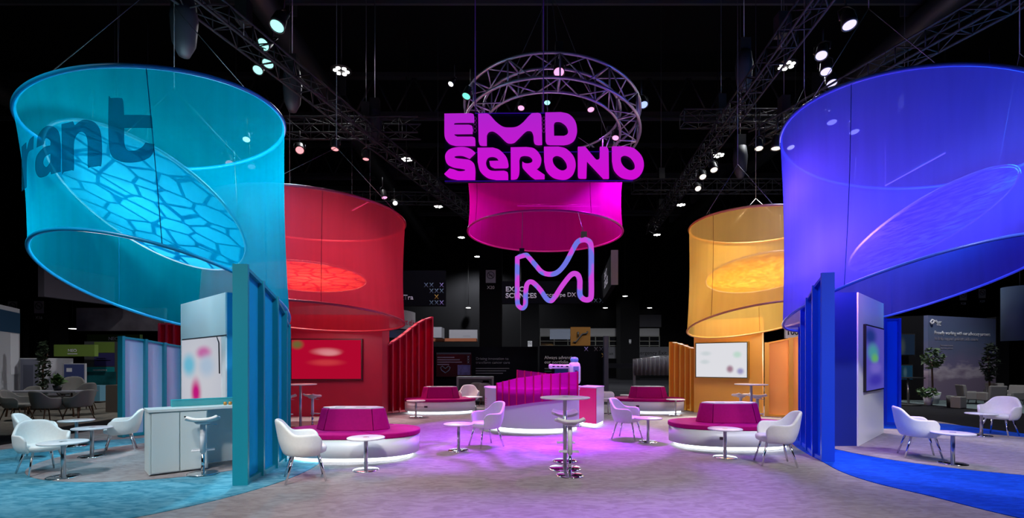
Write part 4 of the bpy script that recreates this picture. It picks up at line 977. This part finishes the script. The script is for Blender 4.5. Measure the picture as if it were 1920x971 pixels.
# back wall of the hall
WB = mat('back_facade_grey', srgb(70, 70, 76), .8)
r = board('grey facade strip with Emergency Exit lettering at the back of the hall', 'facade', 1105, 650, 1262, 672, 48, mat('facade_mid_grey', srgb(86, 86, 92), .8), .3, 'facade_strip')
btext(r, 'Emergency Exit', 1188, 667, 1250, mat('dark_print', srgb(25, 25, 28), .7)); btext(r, 'Emergency Exit', 1093+12, 667, 1150, MATS['dark_print'])
for (x0, x1, lab) in ((1013, 1168, 'wide dark window with a pale blind at the back of the hall, behind the ochre sign'), (1180, 1236, 'dark window with a pale blind at the back of the hall, left of the yellow drum')):
    r = thing('back_window', lab, 'window', P(x0, 650, 48)); w_ = (x1-x0)/FP*48; h_ = 34/FP*48
    MB().box((w_/2, .1, h_/2), (w_, .1, h_)).build('glass', mat('dark_glass', (.01, .01, .012, 1), .1), r)
    MB().box((w_/2, 0, h_-.35), (w_, .1, .75)).build('blind', mat('pale_blind', srgb(150, 150, 152), .8), r)
    mb = MB(); n = max(3, int(w_/1.3))
    for i in range(n+1): mb.box((w_*i/n, -.05, h_/2-.35), (.07, .08, h_-.7))
    for z in (.1, .55, 1.0): mb.box((w_/2, -.05, z), (w_, .08, .06))
    mb.build('window_bars', mat('window_bar_grey', srgb(120, 120, 116), .7), r)
r = board('row of dark grey facade panels above the back window', 'facade', 1182, 590, 1240, 613, 48, WB, .2, 'back_facade')
for k in range(1, 3): bpatch(r, 1182+k*19, 590, 1182.6+k*19, 613, BLACK, 'joint')
r = board('ochre square escalator sign hanging before the back window', 'sign', 1070, 613, 1107, 648, 40, mat('ochre_sign', srgb(96, 64, 26), .7), .1, 'hanging_sign')
def ppx(px, py, y): return P(px, py, y)
rr = Vector(r.location)
MB().tube([ppx(a, b, 39.93)-rr for a, b in ((1075, 641), (1080, 641), (1092, 626), (1100, 625), (1102, 621))], .07, 6).tube([ppx(a, b, 39.93)-rr for a, b in ((1084, 622), (1084, 631))], .07, 6).build('escalator_symbol', BLACK, r)
r = board('blue grey hanging board left of the ochre escalator sign', 'board', 1031, 617, 1069, 636, 42, mat('blue_grey_board', srgb(92, 98, 112), .8), .1, 'hanging_board')
r = board('grey hanging header board left of the tall column at the back', 'board', 842, 618, 895, 640, 40, GREYB, .3, 'hanging_board'); bpatch(r, 868, 629, 882, 631, TXD, 'text_line')
board('small grey box shaped header beside the red rib wall', 'board', 811, 613, 828, 633, 36, GREYB, 1.5, 'hanging_board')
board('thin rusty brown roof edge below the grey header boards', 'board', 812, 634, 893, 640, 38, mat('rust_brown', srgb(120, 70, 50), .8), 1.0, 'hanging_board')

# black stand at the back: walls with writing
XM = mat('blue_grey_x', srgb(112, 135, 160), .7); XG = mat('gold_x', srgb(190, 150, 80), .7); XV = mat('violet_x', srgb(165, 150, 225), .7)
def xmark(root, cx, cy, s, m):
    btext(root, 'X', cx-s/2, cy+s*.5, cx+s/2, m, bold=.01, name='x_mark')
r = board('black stand wall with white writing about innovation', 'wall panel', 812, 650, 1008, 760, 26, NAVY, .3)
btext(r, 'Driving innovation to\ntransform cancer care', 892, 682, 956, TXD, bold=.01)
for k in range(3): bpatch(r, 892, 690+k*4.5, 955-6*k, 691.3+k*4.5, TXD, 'text_line')
r2 = board('dark screen glowing faintly on the black stand wall', 'screen', 818, 661, 884, 706, 25.9, mat('screen_black', srgb(12, 12, 20), .2), .08, 'wall_screen')
bpatch(r2, 819, 661, 883, 664, mat('haze_blue_grey', srgb(60, 70, 84), .6)); 
for k, (a, b) in enumerate(((820, 852), (820, 862), (820, 866), (820, 842))): bpatch(r2, a, 669+k*4.4, b, 671+k*4.4, mat('print_violet_grey', srgb(120, 112, 140), .6), 'text_line')
bpatch(r2, 858, 684, 882, 703, mat('violet_picture', srgb(86, 84, 140), .6, noise=.5, nscale=3))
for k in range(3): xmark(r2, 878, 669+k*5, 4.5, XM)
rr = Vector(r2.location); MB().tube([ppx(a, b, 25.85)-rr for a, b in ((835, 691), (829, 686), (826, 689), (828, 694), (835, 699), (842, 694), (844, 689), (841, 686))], .02, 5, True).build('heart_outline', XM, r2)
r = board('navy black stand wall reading Always advancing our portfolio', 'wall panel', 1011, 648, 1139, 760, 25, NAVY, .3)
btext(r, 'Always advancing\nour portfolio', 1020.5, 683.5, 1080, TXT, bold=.012)
bpatch(r, 1021, 690, 1030, 692, TXD, 'text_line'); bpatch(r, 1021, 695, 1034, 696.6, mat('teal_line', srgb(40, 110, 90), .6), 'text_line')
bpatch(r, 1040, 688, 1078, 700, mat('blue_patch', srgb(24, 50, 140), .6))
for cx, cy, m in ((1099, 654, XV), (1117.5, 654, TXD), (1127, 654, TXD), (1131.5, 666, XG)): xmark(r, cx, cy, 8, m)
r = board('narrow upright screen post at the right end of the navy wall', 'post', 1133, 630, 1141, 745, 24.5, mat('post_blue_grey', srgb(58, 60, 84), .6), .3, 'stand_post')
r = board('long black hanging banner with stacked white lettering and x marks behind the red drum', 'banner', 640, 507, 835, 573, 23, NAVY, .3, 'hanging_banner')
WX = mat('banner_white_print', srgb(225, 220, 240), .6)
btext(r, 'EXACT\nSCIENCES', 651, 563, 707.5, WX, bold=.03, h=.5, line=.95); btext(r, 'oncoExTra', 718, 562, 775, WX, bold=.015)
for cx, cy, m in ((799, 535, XM), (809, 535, XM), (828, 535, XV), (809, 546, XM), (818.5, 546, XM), (828, 546, XM), (818.5, 557, XG), (809, 568, XM), (818.5, 568, XM), (828, 568, XV)): xmark(r, cx, cy-1, 8.5, m)
r = board('long black hanging banner with stacked white lettering right behind the glowing tube sign', 'banner', 941, 527, 1131, 569, 24, NAVY, .3, 'hanging_banner')
btext(r, 'EXACT\nSCIENCES', 948, 559, 1006, WX, bold=.03, h=.57, line=.95); btext(r, 'Oncotype DX', 1015, 559, 1080, WX, bold=.01)
for cx in (1107, 1117, 1127): xmark(r, cx, 563, 8, XM)
q0, q1 = P(1131, 566, 23.9), P(1152, 545, 18.5)
r = thing('hanging_banner', 'grey edged side banner seen end on, right of the tube sign', 'banner', (q0.x, q0.y, q0.z), math.atan2(q1.y-q0.y, q1.x-q0.x))
wq = math.hypot(q1.x-q0.x, q1.y-q0.y); MB().box((wq/2, .0, .62), (wq, .18, 1.25)).build('panel', NAVY, r); MB().box((wq+.04, 0, .62), (.1, .26, 1.3)).build('edge', GREYB, r)
bpy.context.view_layer.update()
t_ = text_mesh('EXACT\nSCIENCES', .03, line=.95); 
for v_ in t_.vertices: v_.co = (v_.co.x*.42+wq*.35, -.1, v_.co.y*.42+.75)
t_.materials.clear(); t_.materials.append(WX); o = bpy.data.objects.new('lettering', t_); C.objects.link(o); o.parent = r
r = thing('hanging_banner', 'round pale header ring with pink writing, partly hidden by the red drum', 'banner', (-8.3, 25.5, 0))
zl, zh = HC+(HY-612)/FP*22.5, HC+(HY-574)/FP*22.5
arc_band(MB(), 3.2, 3.28, zl, zh, -PI, 0, 48).build('curved_panel', mat('header_white', srgb(170, 170, 176), .8), r)
arc_band(MB(), 3.1, 3.2, zl-.45, zl, -PI, 0, 48).build('blue_edge', mat('navy_edge', srgb(14, 34, 78), .6), r)
PK = mat('pink_print', srgb(205, 60, 90), .7)
def curve_text(s, root, R_, a0, z, hgt, m, bold=.01):
    me = text_mesh(s, bold); bm = bmesh.new(); bm.from_mesh(me); bm.to_mesh(me); bm.free()
    for v_ in me.vertices:
        a = a0+v_.co.x*hgt/R_; v_.co = (R_*math.cos(a), R_*math.sin(a), z+v_.co.y*hgt)
    me.materials.clear(); me.materials.append(m); o = bpy.data.objects.new('lettering', me); C.objects.link(o); o.parent = root
curve_text('Advancing the Art of Healing', r, 3.3, math.radians(-73), zl+.22, .42, PK)
r = board('white sign reading 100 behind the gap between the yellow and blue drums', 'sign', 1473, 614, 1501, 634, 20, mat('sign_white', srgb(200, 200, 205), .7), .1, 'hanging_sign'); btext(r, '100', 1477, 628, 1497, BLACK, bold=.02)
# pleated curtain stand
r = thing('curtain_rail', 'grey pleated curtain hanging on a rail left of the amber rib wall', 'curtain', P(1187, 700, 26)); n = 60; wq = 75/FP*26; hq = 34/FP*26; v = []; f = []
for j in range(2):
    for i in range(n*4+1):
        u = i/(n*4); v.append((u*wq, .11*math.sin(u*2*PI*9), -.1 if j == 0 else hq*(.78+.22*u)))
nn = n*4+1
for i in range(nn-1): f.append((i, i+1, nn+i+1, nn+i))
o = MB().add(v, f, True).build('curtain', mat('curtain_grey', srgb(135, 135, 142), .9), r); so = o.modifiers.new('t', 'SOLIDIFY'); so.thickness = .015
MB().tube([(0, 0, hq*.78), (wq, 0, hq)], .03, 6).build('rail', STEEL, r); MB().box((.1, .15, -P(1187, 700, 26).z/2), (.12, .12, P(1187, 700, 26).z)).build('post', GREYB, r)
r = board('low pale barrier bar below the Emergency Exit strip', 'barrier', 1128, 681, 1187, 690, 30, DKGREY, .2, 'barrier')
# grey lit desk with two felt chairs
r = board('grey framed low display desk behind the left pink bench', 'desk', 856, 706, 925, 752, 20, mat('desk_grey', srgb(120, 124, 126), .6), .5, 'display_desk'); bpatch(r, 860, 710, 922, 742, mat('desk_front_dark', srgb(48, 52, 54), .5), 'front_panel'); bpatch(r, 905, 713, 917, 717, TXD, 'text_line')
fc = make_chair('felt_armchair', 'dim grey felt armchair before the display desk, left of two', GREYF, WOOD, 'grey felt armchairs of neighbouring stands')
fc.location = ((892-960)/FP*19.0, 19.0, .005); fc.rotation_euler.z = .2
dup(fc, ((914-960)/FP*18.2, 18.2, .005), -.3, 'dim grey felt armchair before the display desk, right of two, half behind the white counter')
# left neighbour: table with felt chairs
for (px, y, dx, dy, lab) in ((32, 13.6, .9, .2, 'dim grey felt armchair at the far left edge by the long table'), (49, 15.5, .1, -1, 'dim grey felt armchair behind the long table, nearest the left edge'),
                             (88, 13.4, .2, 1, 'dim grey felt armchair seen from behind at the long table'), (147, 13.8, -.95, .1, 'dim grey felt armchair with wooden legs at the right end of the long table')):
    dup(fc, ((px-960)/FP*y, y, .008), heading(dx, dy), lab)
r = thing('long_table', 'dim pale long table among the grey felt chairs at the left', 'table', ((95-960)/FP*14.8, 14.8, .008))
MB().box((0, 0, .73), (2.2, .8, .04)).build('table_top', GREYB, r)
for sx in (-1, 1):
    for sy in (-1, 1): MB().tube([(sx*.9, sy*.3, .72), (sx*1.0, sy*.34, 0)], .025, 6).build('leg', WOOD, r)
def plant(label, loc, h, w, n, potm, poth, potr, leafcol, stem=True, base=.35):
    r = thing('potted_plant', label, 'plant', loc); MB().lathe([(potr*.7, 0), (potr, poth), (potr*.9, poth), (potr*.85, poth-.03), (0, poth-.03)], 18).build('pot', potm, r)
    mb = MB(); rnd = random.Random(int(h*100)+n)
    for i in range(n):
        z = poth+h*base+(h*(1-base))*rnd.random(); t = (z-poth)/h; rr_ = w*(.35+.65*math.sin(PI*min(1, max(.05, (t-base)/(1-base+1e-6)))))*math.sqrt(rnd.random())
        a = rnd.random()*2*PI; c = Vector((rr_*math.cos(a), rr_*math.sin(a), z)); d = Vector((rnd.uniform(-1, 1), rnd.uniform(-1, 1), rnd.uniform(-.6, .6))).normalized(); e = d.cross(Vector((rnd.uniform(-1, 1), rnd.uniform(-1, 1), 1))).normalized(); L1 = .10+.05*rnd.random()
        mb.add([c-d*L1, c+e*L1*.4, c+d*L1, c-e*L1*.4], [(0, 1, 2, 3)], False)
    mb.build('foliage', mat('leaf_'+str(leafcol), leafcol, .6), r)
    if stem:
        for k in range(3): MB().tube([(.03*k-.03, 0, poth-.05), (.02*k-.03, .02, poth+h*.5), (.1*k-.1, .05*k, poth+h*.8)], .014, 5).build('stem', WOOD, r)
plant('small dark plant in a black pot on the long table at the left', ((108-960)/FP*14.8, 14.8, .76), .28, .16, 60, BLACK, .16, .12, srgb(60, 90, 40), False, 0)
plant('leafy potted tree in a white pot at the left end of the sky picture wall', (*F(1749, 757), .01), 1.7, .38, 170, LGREY, .45, .25, srgb(60, 84, 48), True, .55)
plant('bushy low planting in front of the leafy potted tree', (F(1747, 759)[0]-.3, F(1747, 759)[1]-.2, .01), .35, .4, 90, LGREY, .3, .16, srgb(70, 100, 60), False, 0)
plant('tall slim dark potted tree before the right end of the sky picture wall', (*F(1856, 753), .01), 2.0, .3, 260, BLACK, .35, .2, srgb(26, 36, 26), True, .25)
plant('dark climbing shrub beside the grey cabin at the left', ((80-960)/FP*19, 19, .01), 2.1, .22, 220, BLACK, .3, .18, srgb(30, 46, 26), True, .0)
# left neighbour stands
r = board('long dark sofa back at the far left beyond the armchairs', 'sofa', 10, 744, 108, 772, 16.5, mat('sofa_charcoal', srgb(40, 38, 38), .9), .8, 'sofa')
r = board('grey cabin with a pale frame at the far left', 'cabin', 38, 673, 72, 757, 19.5, mat('cabin_grey', srgb(108, 110, 126), .7), 1.5, 'cabin', border=LGREY); bpatch(r, 44, 684, 62, 752, mat('cabin_door_grey', srgb(84, 86, 102), .7), 'door')
r = board('tall pale wall board with dark blue top at the left edge of the picture', 'wall panel', -20, 566, 37, 760, 17.2, LGREY, .2, yr=19.5); bpatch(r, -20, 575, 37, 618, mat('petrol_print', srgb(34, 62, 88), .7)); bpatch(r, 20, 625, 34, 702, mat('white_print', srgb(200, 200, 206), .7))
r = board('dark grey hanging board with a small opening behind the turquoise drum', 'board', 83, 495, 215, 556, 20, mat('dusk_grey', srgb(78, 74, 84), .8), .3, 'hanging_board', yr=23); bpatch(r, 103, 495, 122, 524, BLACK, 'opening')
r = board('long mottled grey hanging banner behind the turquoise drum', 'banner', 143, 577, 308, 620, 24, mat('mottled_grey', srgb(104, 100, 108), .8, noise=.35, nscale=.9), .2, 'hanging_banner')
OLV = mat('olive_banner', srgb(104, 128, 58), .7)
r = board('bright olive green hanging banner with white lettering, nearer of two', 'banner', 101, 646, 177, 668, 21, OLV, .2, 'hanging_banner'); btext(r, 'NEO', 128, 660, 144, TXT, bold=.01); bpatch(r, 127, 662.5, 145, 664, TXT, 'text_line')
r = board('dark olive hanging banner with faint lettering, behind the brighter olive one', 'banner', 163, 627, 262, 643, 25, mat('dark_olive_banner', srgb(58, 78, 40), .7), .2, 'hanging_banner'); btext(r, 'NEO', 204, 638, 222, TXT, bold=.01)
r = board('grey stand wall with olive and indigo bands beside the fluted wall', 'wall panel', 158, 640, 226, 752, 22, mat('stand_grey', srgb(70, 72, 74), .8), .3); bpatch(r, 177, 641, 215, 661, OLV); bpatch(r, 177, 662, 215, 686, mat('indigo_print', srgb(52, 48, 98), .7)); bpatch(r, 160, 688, 215, 697, mat('teal_print', srgb(24, 128, 134), .7)); bpatch(r, 161, 697, 218, 735, mat('dark_teal_picture', srgb(20, 84, 92), .7, noise=.5, nscale=1.2))
btext(r, 'NEOGENOMICS', 175, 695, 201, TXT); bpatch(r, 181, 671, 199, 672.5, TXD, 'text_line'); bpatch(r, 181, 675, 208, 676.5, TXD, 'text_line')
r = board('poster board with blue archway picture in a pale frame at the left', 'poster', 120, 683, 157, 738, 20.5, mat('poster_blue', srgb(62, 72, 118), .7), .1, 'poster_stand', border=LGREY); bpatch(r, 134, 705, 147, 733, mat('poster_pale', srgb(130, 140, 160), .7)); bpatch(r, 125, 690, 135, 697, TXT)
r = board('teal front counter at the stand left of the fluted wall', 'counter', 156, 723, 187, 752, 19.5, mat('counter_teal', srgb(88, 140, 162), .6), .6, 'teal_counter')
r = board('brown grey high counter left of the fluted wall', 'counter', 198, 722, 232, 779, 15.8, mat('counter_taupe', srgb(92, 82, 74), .7), .6, 'taupe_counter')
r = dup(fc, ((133-960)/FP*17.4, 17.4, .008), heading(.5, -.8), 'dim grey felt armchair in front of the poster board'); r.scale = (1.2, 1.2, 1.3)
r = dup(fc, ((156-960)/FP*16.6, 16.6, .008), heading(-.9, .3), 'dim dark armchair just left of the brown grey counter'); r.scale = (1, 1, 1.1)
# right neighbour stand
def skymat():
    m = bpy.data.materials.new('dusk_sky_print'); m.use_nodes = True; nt = m.node_tree; b = nt.nodes['Principled BSDF']; N = nt.nodes.new; L = nt.links.new
    tc = N('ShaderNodeTexCoord'); s = N('ShaderNodeSeparateXYZ'); mp = N('ShaderNodeMapping'); n = N('ShaderNodeTexNoise'); ad = N('ShaderNodeMath'); ad.operation = 'MULTIPLY_ADD'; ad.inputs[1].default_value = .45
    mp.inputs['Scale'].default_value = (.7, 1, 2.4); n.inputs['Scale'].default_value = 1.1; n.inputs['Detail'].default_value = 5
    r = N('ShaderNodeValToRGB'); e = r.color_ramp.elements; e[0].position = .2; e[0].color = srgb(124, 108, 132); e[1].position = 1.0; e[1].color = srgb(84, 92, 130)
    for p, c in ((.3, srgb(178, 166, 180)), (.38, srgb(112, 104, 138)), (.55, srgb(98, 102, 134)), (.72, srgb(84, 100, 134))): q = e.new(p); q.color = c
    L(tc.outputs['Generated'], s.inputs[0]); L(tc.outputs['Object'], mp.inputs[0]); L(mp.outputs[0], n.inputs['Vector'])
    sb = N('ShaderNodeMath'); sb.operation = 'SUBTRACT'; sb.inputs[1].default_value = .28; L(s.outputs['Z'], sb.inputs[0])
    L(n.outputs['Fac'], ad.inputs[0]); L(sb.outputs[0], ad.inputs[2]); L(ad.outputs[0], r.inputs[0]); L(r.outputs[0], b.inputs['Base Color']); b.inputs['Roughness'].default_value = .7
    return m
r = board('big dusk sky picture wall with white writing about advocacy partners', 'wall panel', 1740, 591, 1867, 752, 20.6, skymat(), .3, yr=22.3)
btext(r, 'Proudly working with our advocacy partners', 1752, 629, 1856, TXT, bold=.004); btext(r, 'to help support patients with cancer', 1752, 639, 1834, mat('print_soft', srgb(130, 128, 142), .7))
btext(r, 'Scan to learn more\nabout our partners', 1762.5, 655, 1786, MATS['print_soft'])
btext(r, 'Pfizer', 1751, 607, 1765, TXT, bold=.02); btext(r, 'Oncology', 1756, 610.5, 1764, TXT)
rr = Vector(r.location); rot = Matrix.Rotation(-r.rotation_euler.z, 3, 'Z')
MB().tube([rot @ (P(1748+3.2*math.cos(t)*(.6+.4*math.cos(2*t+.6)), 603+4*math.sin(t), 20.6)-rr) for t in [i*PI/8 for i in range(16)]], .03, 5, True).build('ribbon_emblem', TXT, r)
r = board('black side wall with two screens next to the blue rib wall', 'wall panel', 1655, 594, 1739, 753, 21.3, mat('stand_black', srgb(13, 13, 16), .8), .3, yr=20.7)
SCD = screen_mat('dim_blue_screen', srgb(34, 50, 74), [(.2, .4, .3, .6, srgb(70, 82, 88))], .45)
r2 = board('upper dim wall screen on the black side wall', 'screen', 1686, 627, 1715, 665, 20.5, SCD, .08, 'wall_screen', border=BLACK)
r2 = board('lower dim blue wall screen above the high table', 'screen', 1686, 685, 1711, 711, 20.5, screen_mat('dim_teal_screen', srgb(26, 62, 88), [(.45, .5, .2, .5, srgb(70, 100, 115))], .5), .08, 'wall_screen', border=BLACK)
r = board('black pillar at the right end of the sky picture wall', 'pillar', 1868, 594, 1892, 740, 22.6, MATS['stand_black'], .5, 'stand_pillar')
x, y = F(1703, 759); r = thing('high_table', 'dark high table with pedestal below the lower wall screen', 'table', (x, y, .006)); MB().box((0, 0, 1.02), (.9, .5, .04)).build('table_top', BLACK, r); MB().tube([(0, 0, .05), (0, 0, 1)], .035, 8).build('pole', STEEL, r); MB().lathe([(.4, 0), (.38, .03), (0, .05)], 20).build('base_plate', BLACK, r)
x, y = F(1784, 764); r = thing('waste_bin', 'small black waste bin on the carpet before the sky picture wall', 'bin', (x, y, .006)); MB().lathe([(.17, 0), (.2, .42), (.18, .42), (.16, .05), (0, .05)], 4).build('bin_body', BLACK, r)
x, y = F(1797, 765); r = thing('waste_bin', 'small grey box beside the black waste bin', 'box', (x, y, .006)); MB().box((0, 0, .2), (.32, .32, .4), .3).build('box_body', GREYF, r, bevel=.02)
def lounge():
    t = thing('lounge_chair', '', 'lounge chair', (0, 0, 0), 0, 'grey lounge chairs of the right neighbour stand')
    MB().box((0, .05, .32), (.62, .66, .2)).build('seat', GREYF, t, bevel=.05)
    MB().prism([(-.34, -.42), (.34, -.42), (.31, -.24), (-.31, -.24)], .22, .8, top=[(-.36, -.52), (.36, -.52), (.34, -.38), (-.34, -.38)]).build('backrest', GREYF, t, bevel=.04)
    for s_ in (-1, 1):
        MB().prism([(s_*.32, -.4), (s_*.42, -.4), (s_*.42, .34), (s_*.32, .34)], .18, .52).build('armrest', GREYF, t, bevel=.04)
        for q_ in (-1, 1): MB().tube([(s_*.3, q_*.28, .2), (s_*.34, q_*.33, 0)], [.02, .012], 6).build('leg', BLACK, t)
    return t
lc = lounge()
for i, (px, py, dx, dy, lab) in enumerate(((1823, 757, .95, -.3, 'grey lounge chair left of the group before the sky picture wall'), (1855, 759, .1, 1, 'grey lounge chair seen from behind, middle of the group'), (1868, 752, -.6, -.8, 'grey lounge chair behind the middle one'), (1893, 758, -.95, -.1, 'grey lounge chair at the right edge of the picture'))):
    x, y = F(px, py)
    if i == 0: lc.location = (x, y, .006); lc.rotation_euler.z = heading(dx, dy); lc['label'] = lab; lc.scale = (.84, .84, .92)
    else: dup(lc, (x, y, .006), heading(dx, dy), lab)
p = P(1912, 590, 15); r = thing('hanging_banner', 'dark blue round hanging banner at the right edge of the picture', 'banner', p)
MB().lathe([(.42, -.8), (.42, .85), (.4, .85), (.4, -.8)], 32).build('round_panel', mat('petrol_blue', srgb(50, 66, 88), .7), r); MB().tube([(0, 0, .85), (0, 0, 10)], .01, 4).build('cable', CABLE, r)

# ------------------------------------------------------------------ lights of the stand and added fills
def added_fills(pts, power, col):  # added fills with no fixture, mostly brightening the drums from within
    for p in pts: lamp('added_fill', 'POINT', p, power, col, size=.4)
added_fills([(-6.2, 7.5, 3.5)], 90, (.68, .93, 1))
added_fills([(-5.1, 8.75, 5.0), (-6.2, 8.65, 5.05)], 175, (.68, .93, 1))
added_fills([(6.1, 8.8, 3.6), (6.0, 9.4, 4.9)], 150, (.85, .36, 1))
added_fills([(8.7, 8.6, 5.0), (8.5, 10.0, 4.8)], 230, (.03, .48, 1))
added_fills([(-4.5, 11.75, 4.6), (-5.5, 12.8, 4.55), (-5.0, 12.3, 3.05)], 62, (1, .85, .85))
added_fills([(6.3, 12.9, 4.85), (6.5, 13.3, 3.0)], 75, (1, .97, .9))
added_fills([(.5, 12.5, 5.9), (1.2, 12.5, 5.4)], 45, (1, .6, .95))
added_fills([(9.3, 15.6, 1.9)], 200, (1, .8, .75))  # added backlight behind the amber panels, not inside a drum
for x, y, tx, ty, pw, col, an in ((-6.5, 1.5, -6.4, 8.2, 2100, (.9, .95, 1), 44), (-3.5, 0.5, -3.1, 8.0, 1500, (1, .97, .95), 26), (2.2, 4, 1.2, 12, 900, (1, .93, 1), 22), (5.0, .5, 4.9, 8.6, 1500, (1, .97, .97), 26), (8.5, 1.5, 8.0, 9, 3100, (.92, .92, 1), 46)):
    lamp('unseen_front_lamp', 'SPOT', (x, y, 8.6), pw, col, (tx, ty, .3), .3, an, .8)
lamp('unseen_front_lamp', 'SPOT', (0, -2.5, 8.6), 3400, (1, .97, .93), (0, 4.1, 0), .3, 46, .8)
lamp('unseen_front_lamp', 'SPOT', (-5.5, -1.5, 8.6), 2000, (1, .97, .93), (-4, 4.5, 0), .3, 44, .8)
lamp('unseen_front_lamp', 'SPOT', (5.5, -1.5, 8.6), 2000, (1, .97, .93), (4.5, 4.8, 0), .3, 44, .8)
lamp('unseen_front_lamp', 'SPOT', (.5, 5.5, 7.5), 1300, (.45, .85, 1), (-3.7, 7.6, 1.3), .2, 34, .8)  # added side light that brightens the teal rib wall
lamp('unseen_front_lamp', 'SPOT', (1.2, 5.5, 7.5), 1100, (.4, .55, 1), (5.5, 9.2, 1.3), .2, 34, .8)  # extra unseen spot put in to lift the blue rib wall
lamp('hall_fill', 'SPOT', (16, 15.5, 10), 2600, (.95, .97, 1), (16.5, 20, 1), .3, 80, .8)  # added fill for the right neighbour stand, no fixture
lamp('hall_fill', 'SPOT', (-14, 11.5, 10), 1500, (1, .98, .95), (-15.5, 17, 1), .3, 80, .8)  # likewise added, brightens the stand on the left
lamp('hall_fill', 'SPOT', (0, 19, 11), 700, (.95, .97, 1), (0, 24, 1), .3, 90, .8)  # spot without a fixture, over the black stand at the back
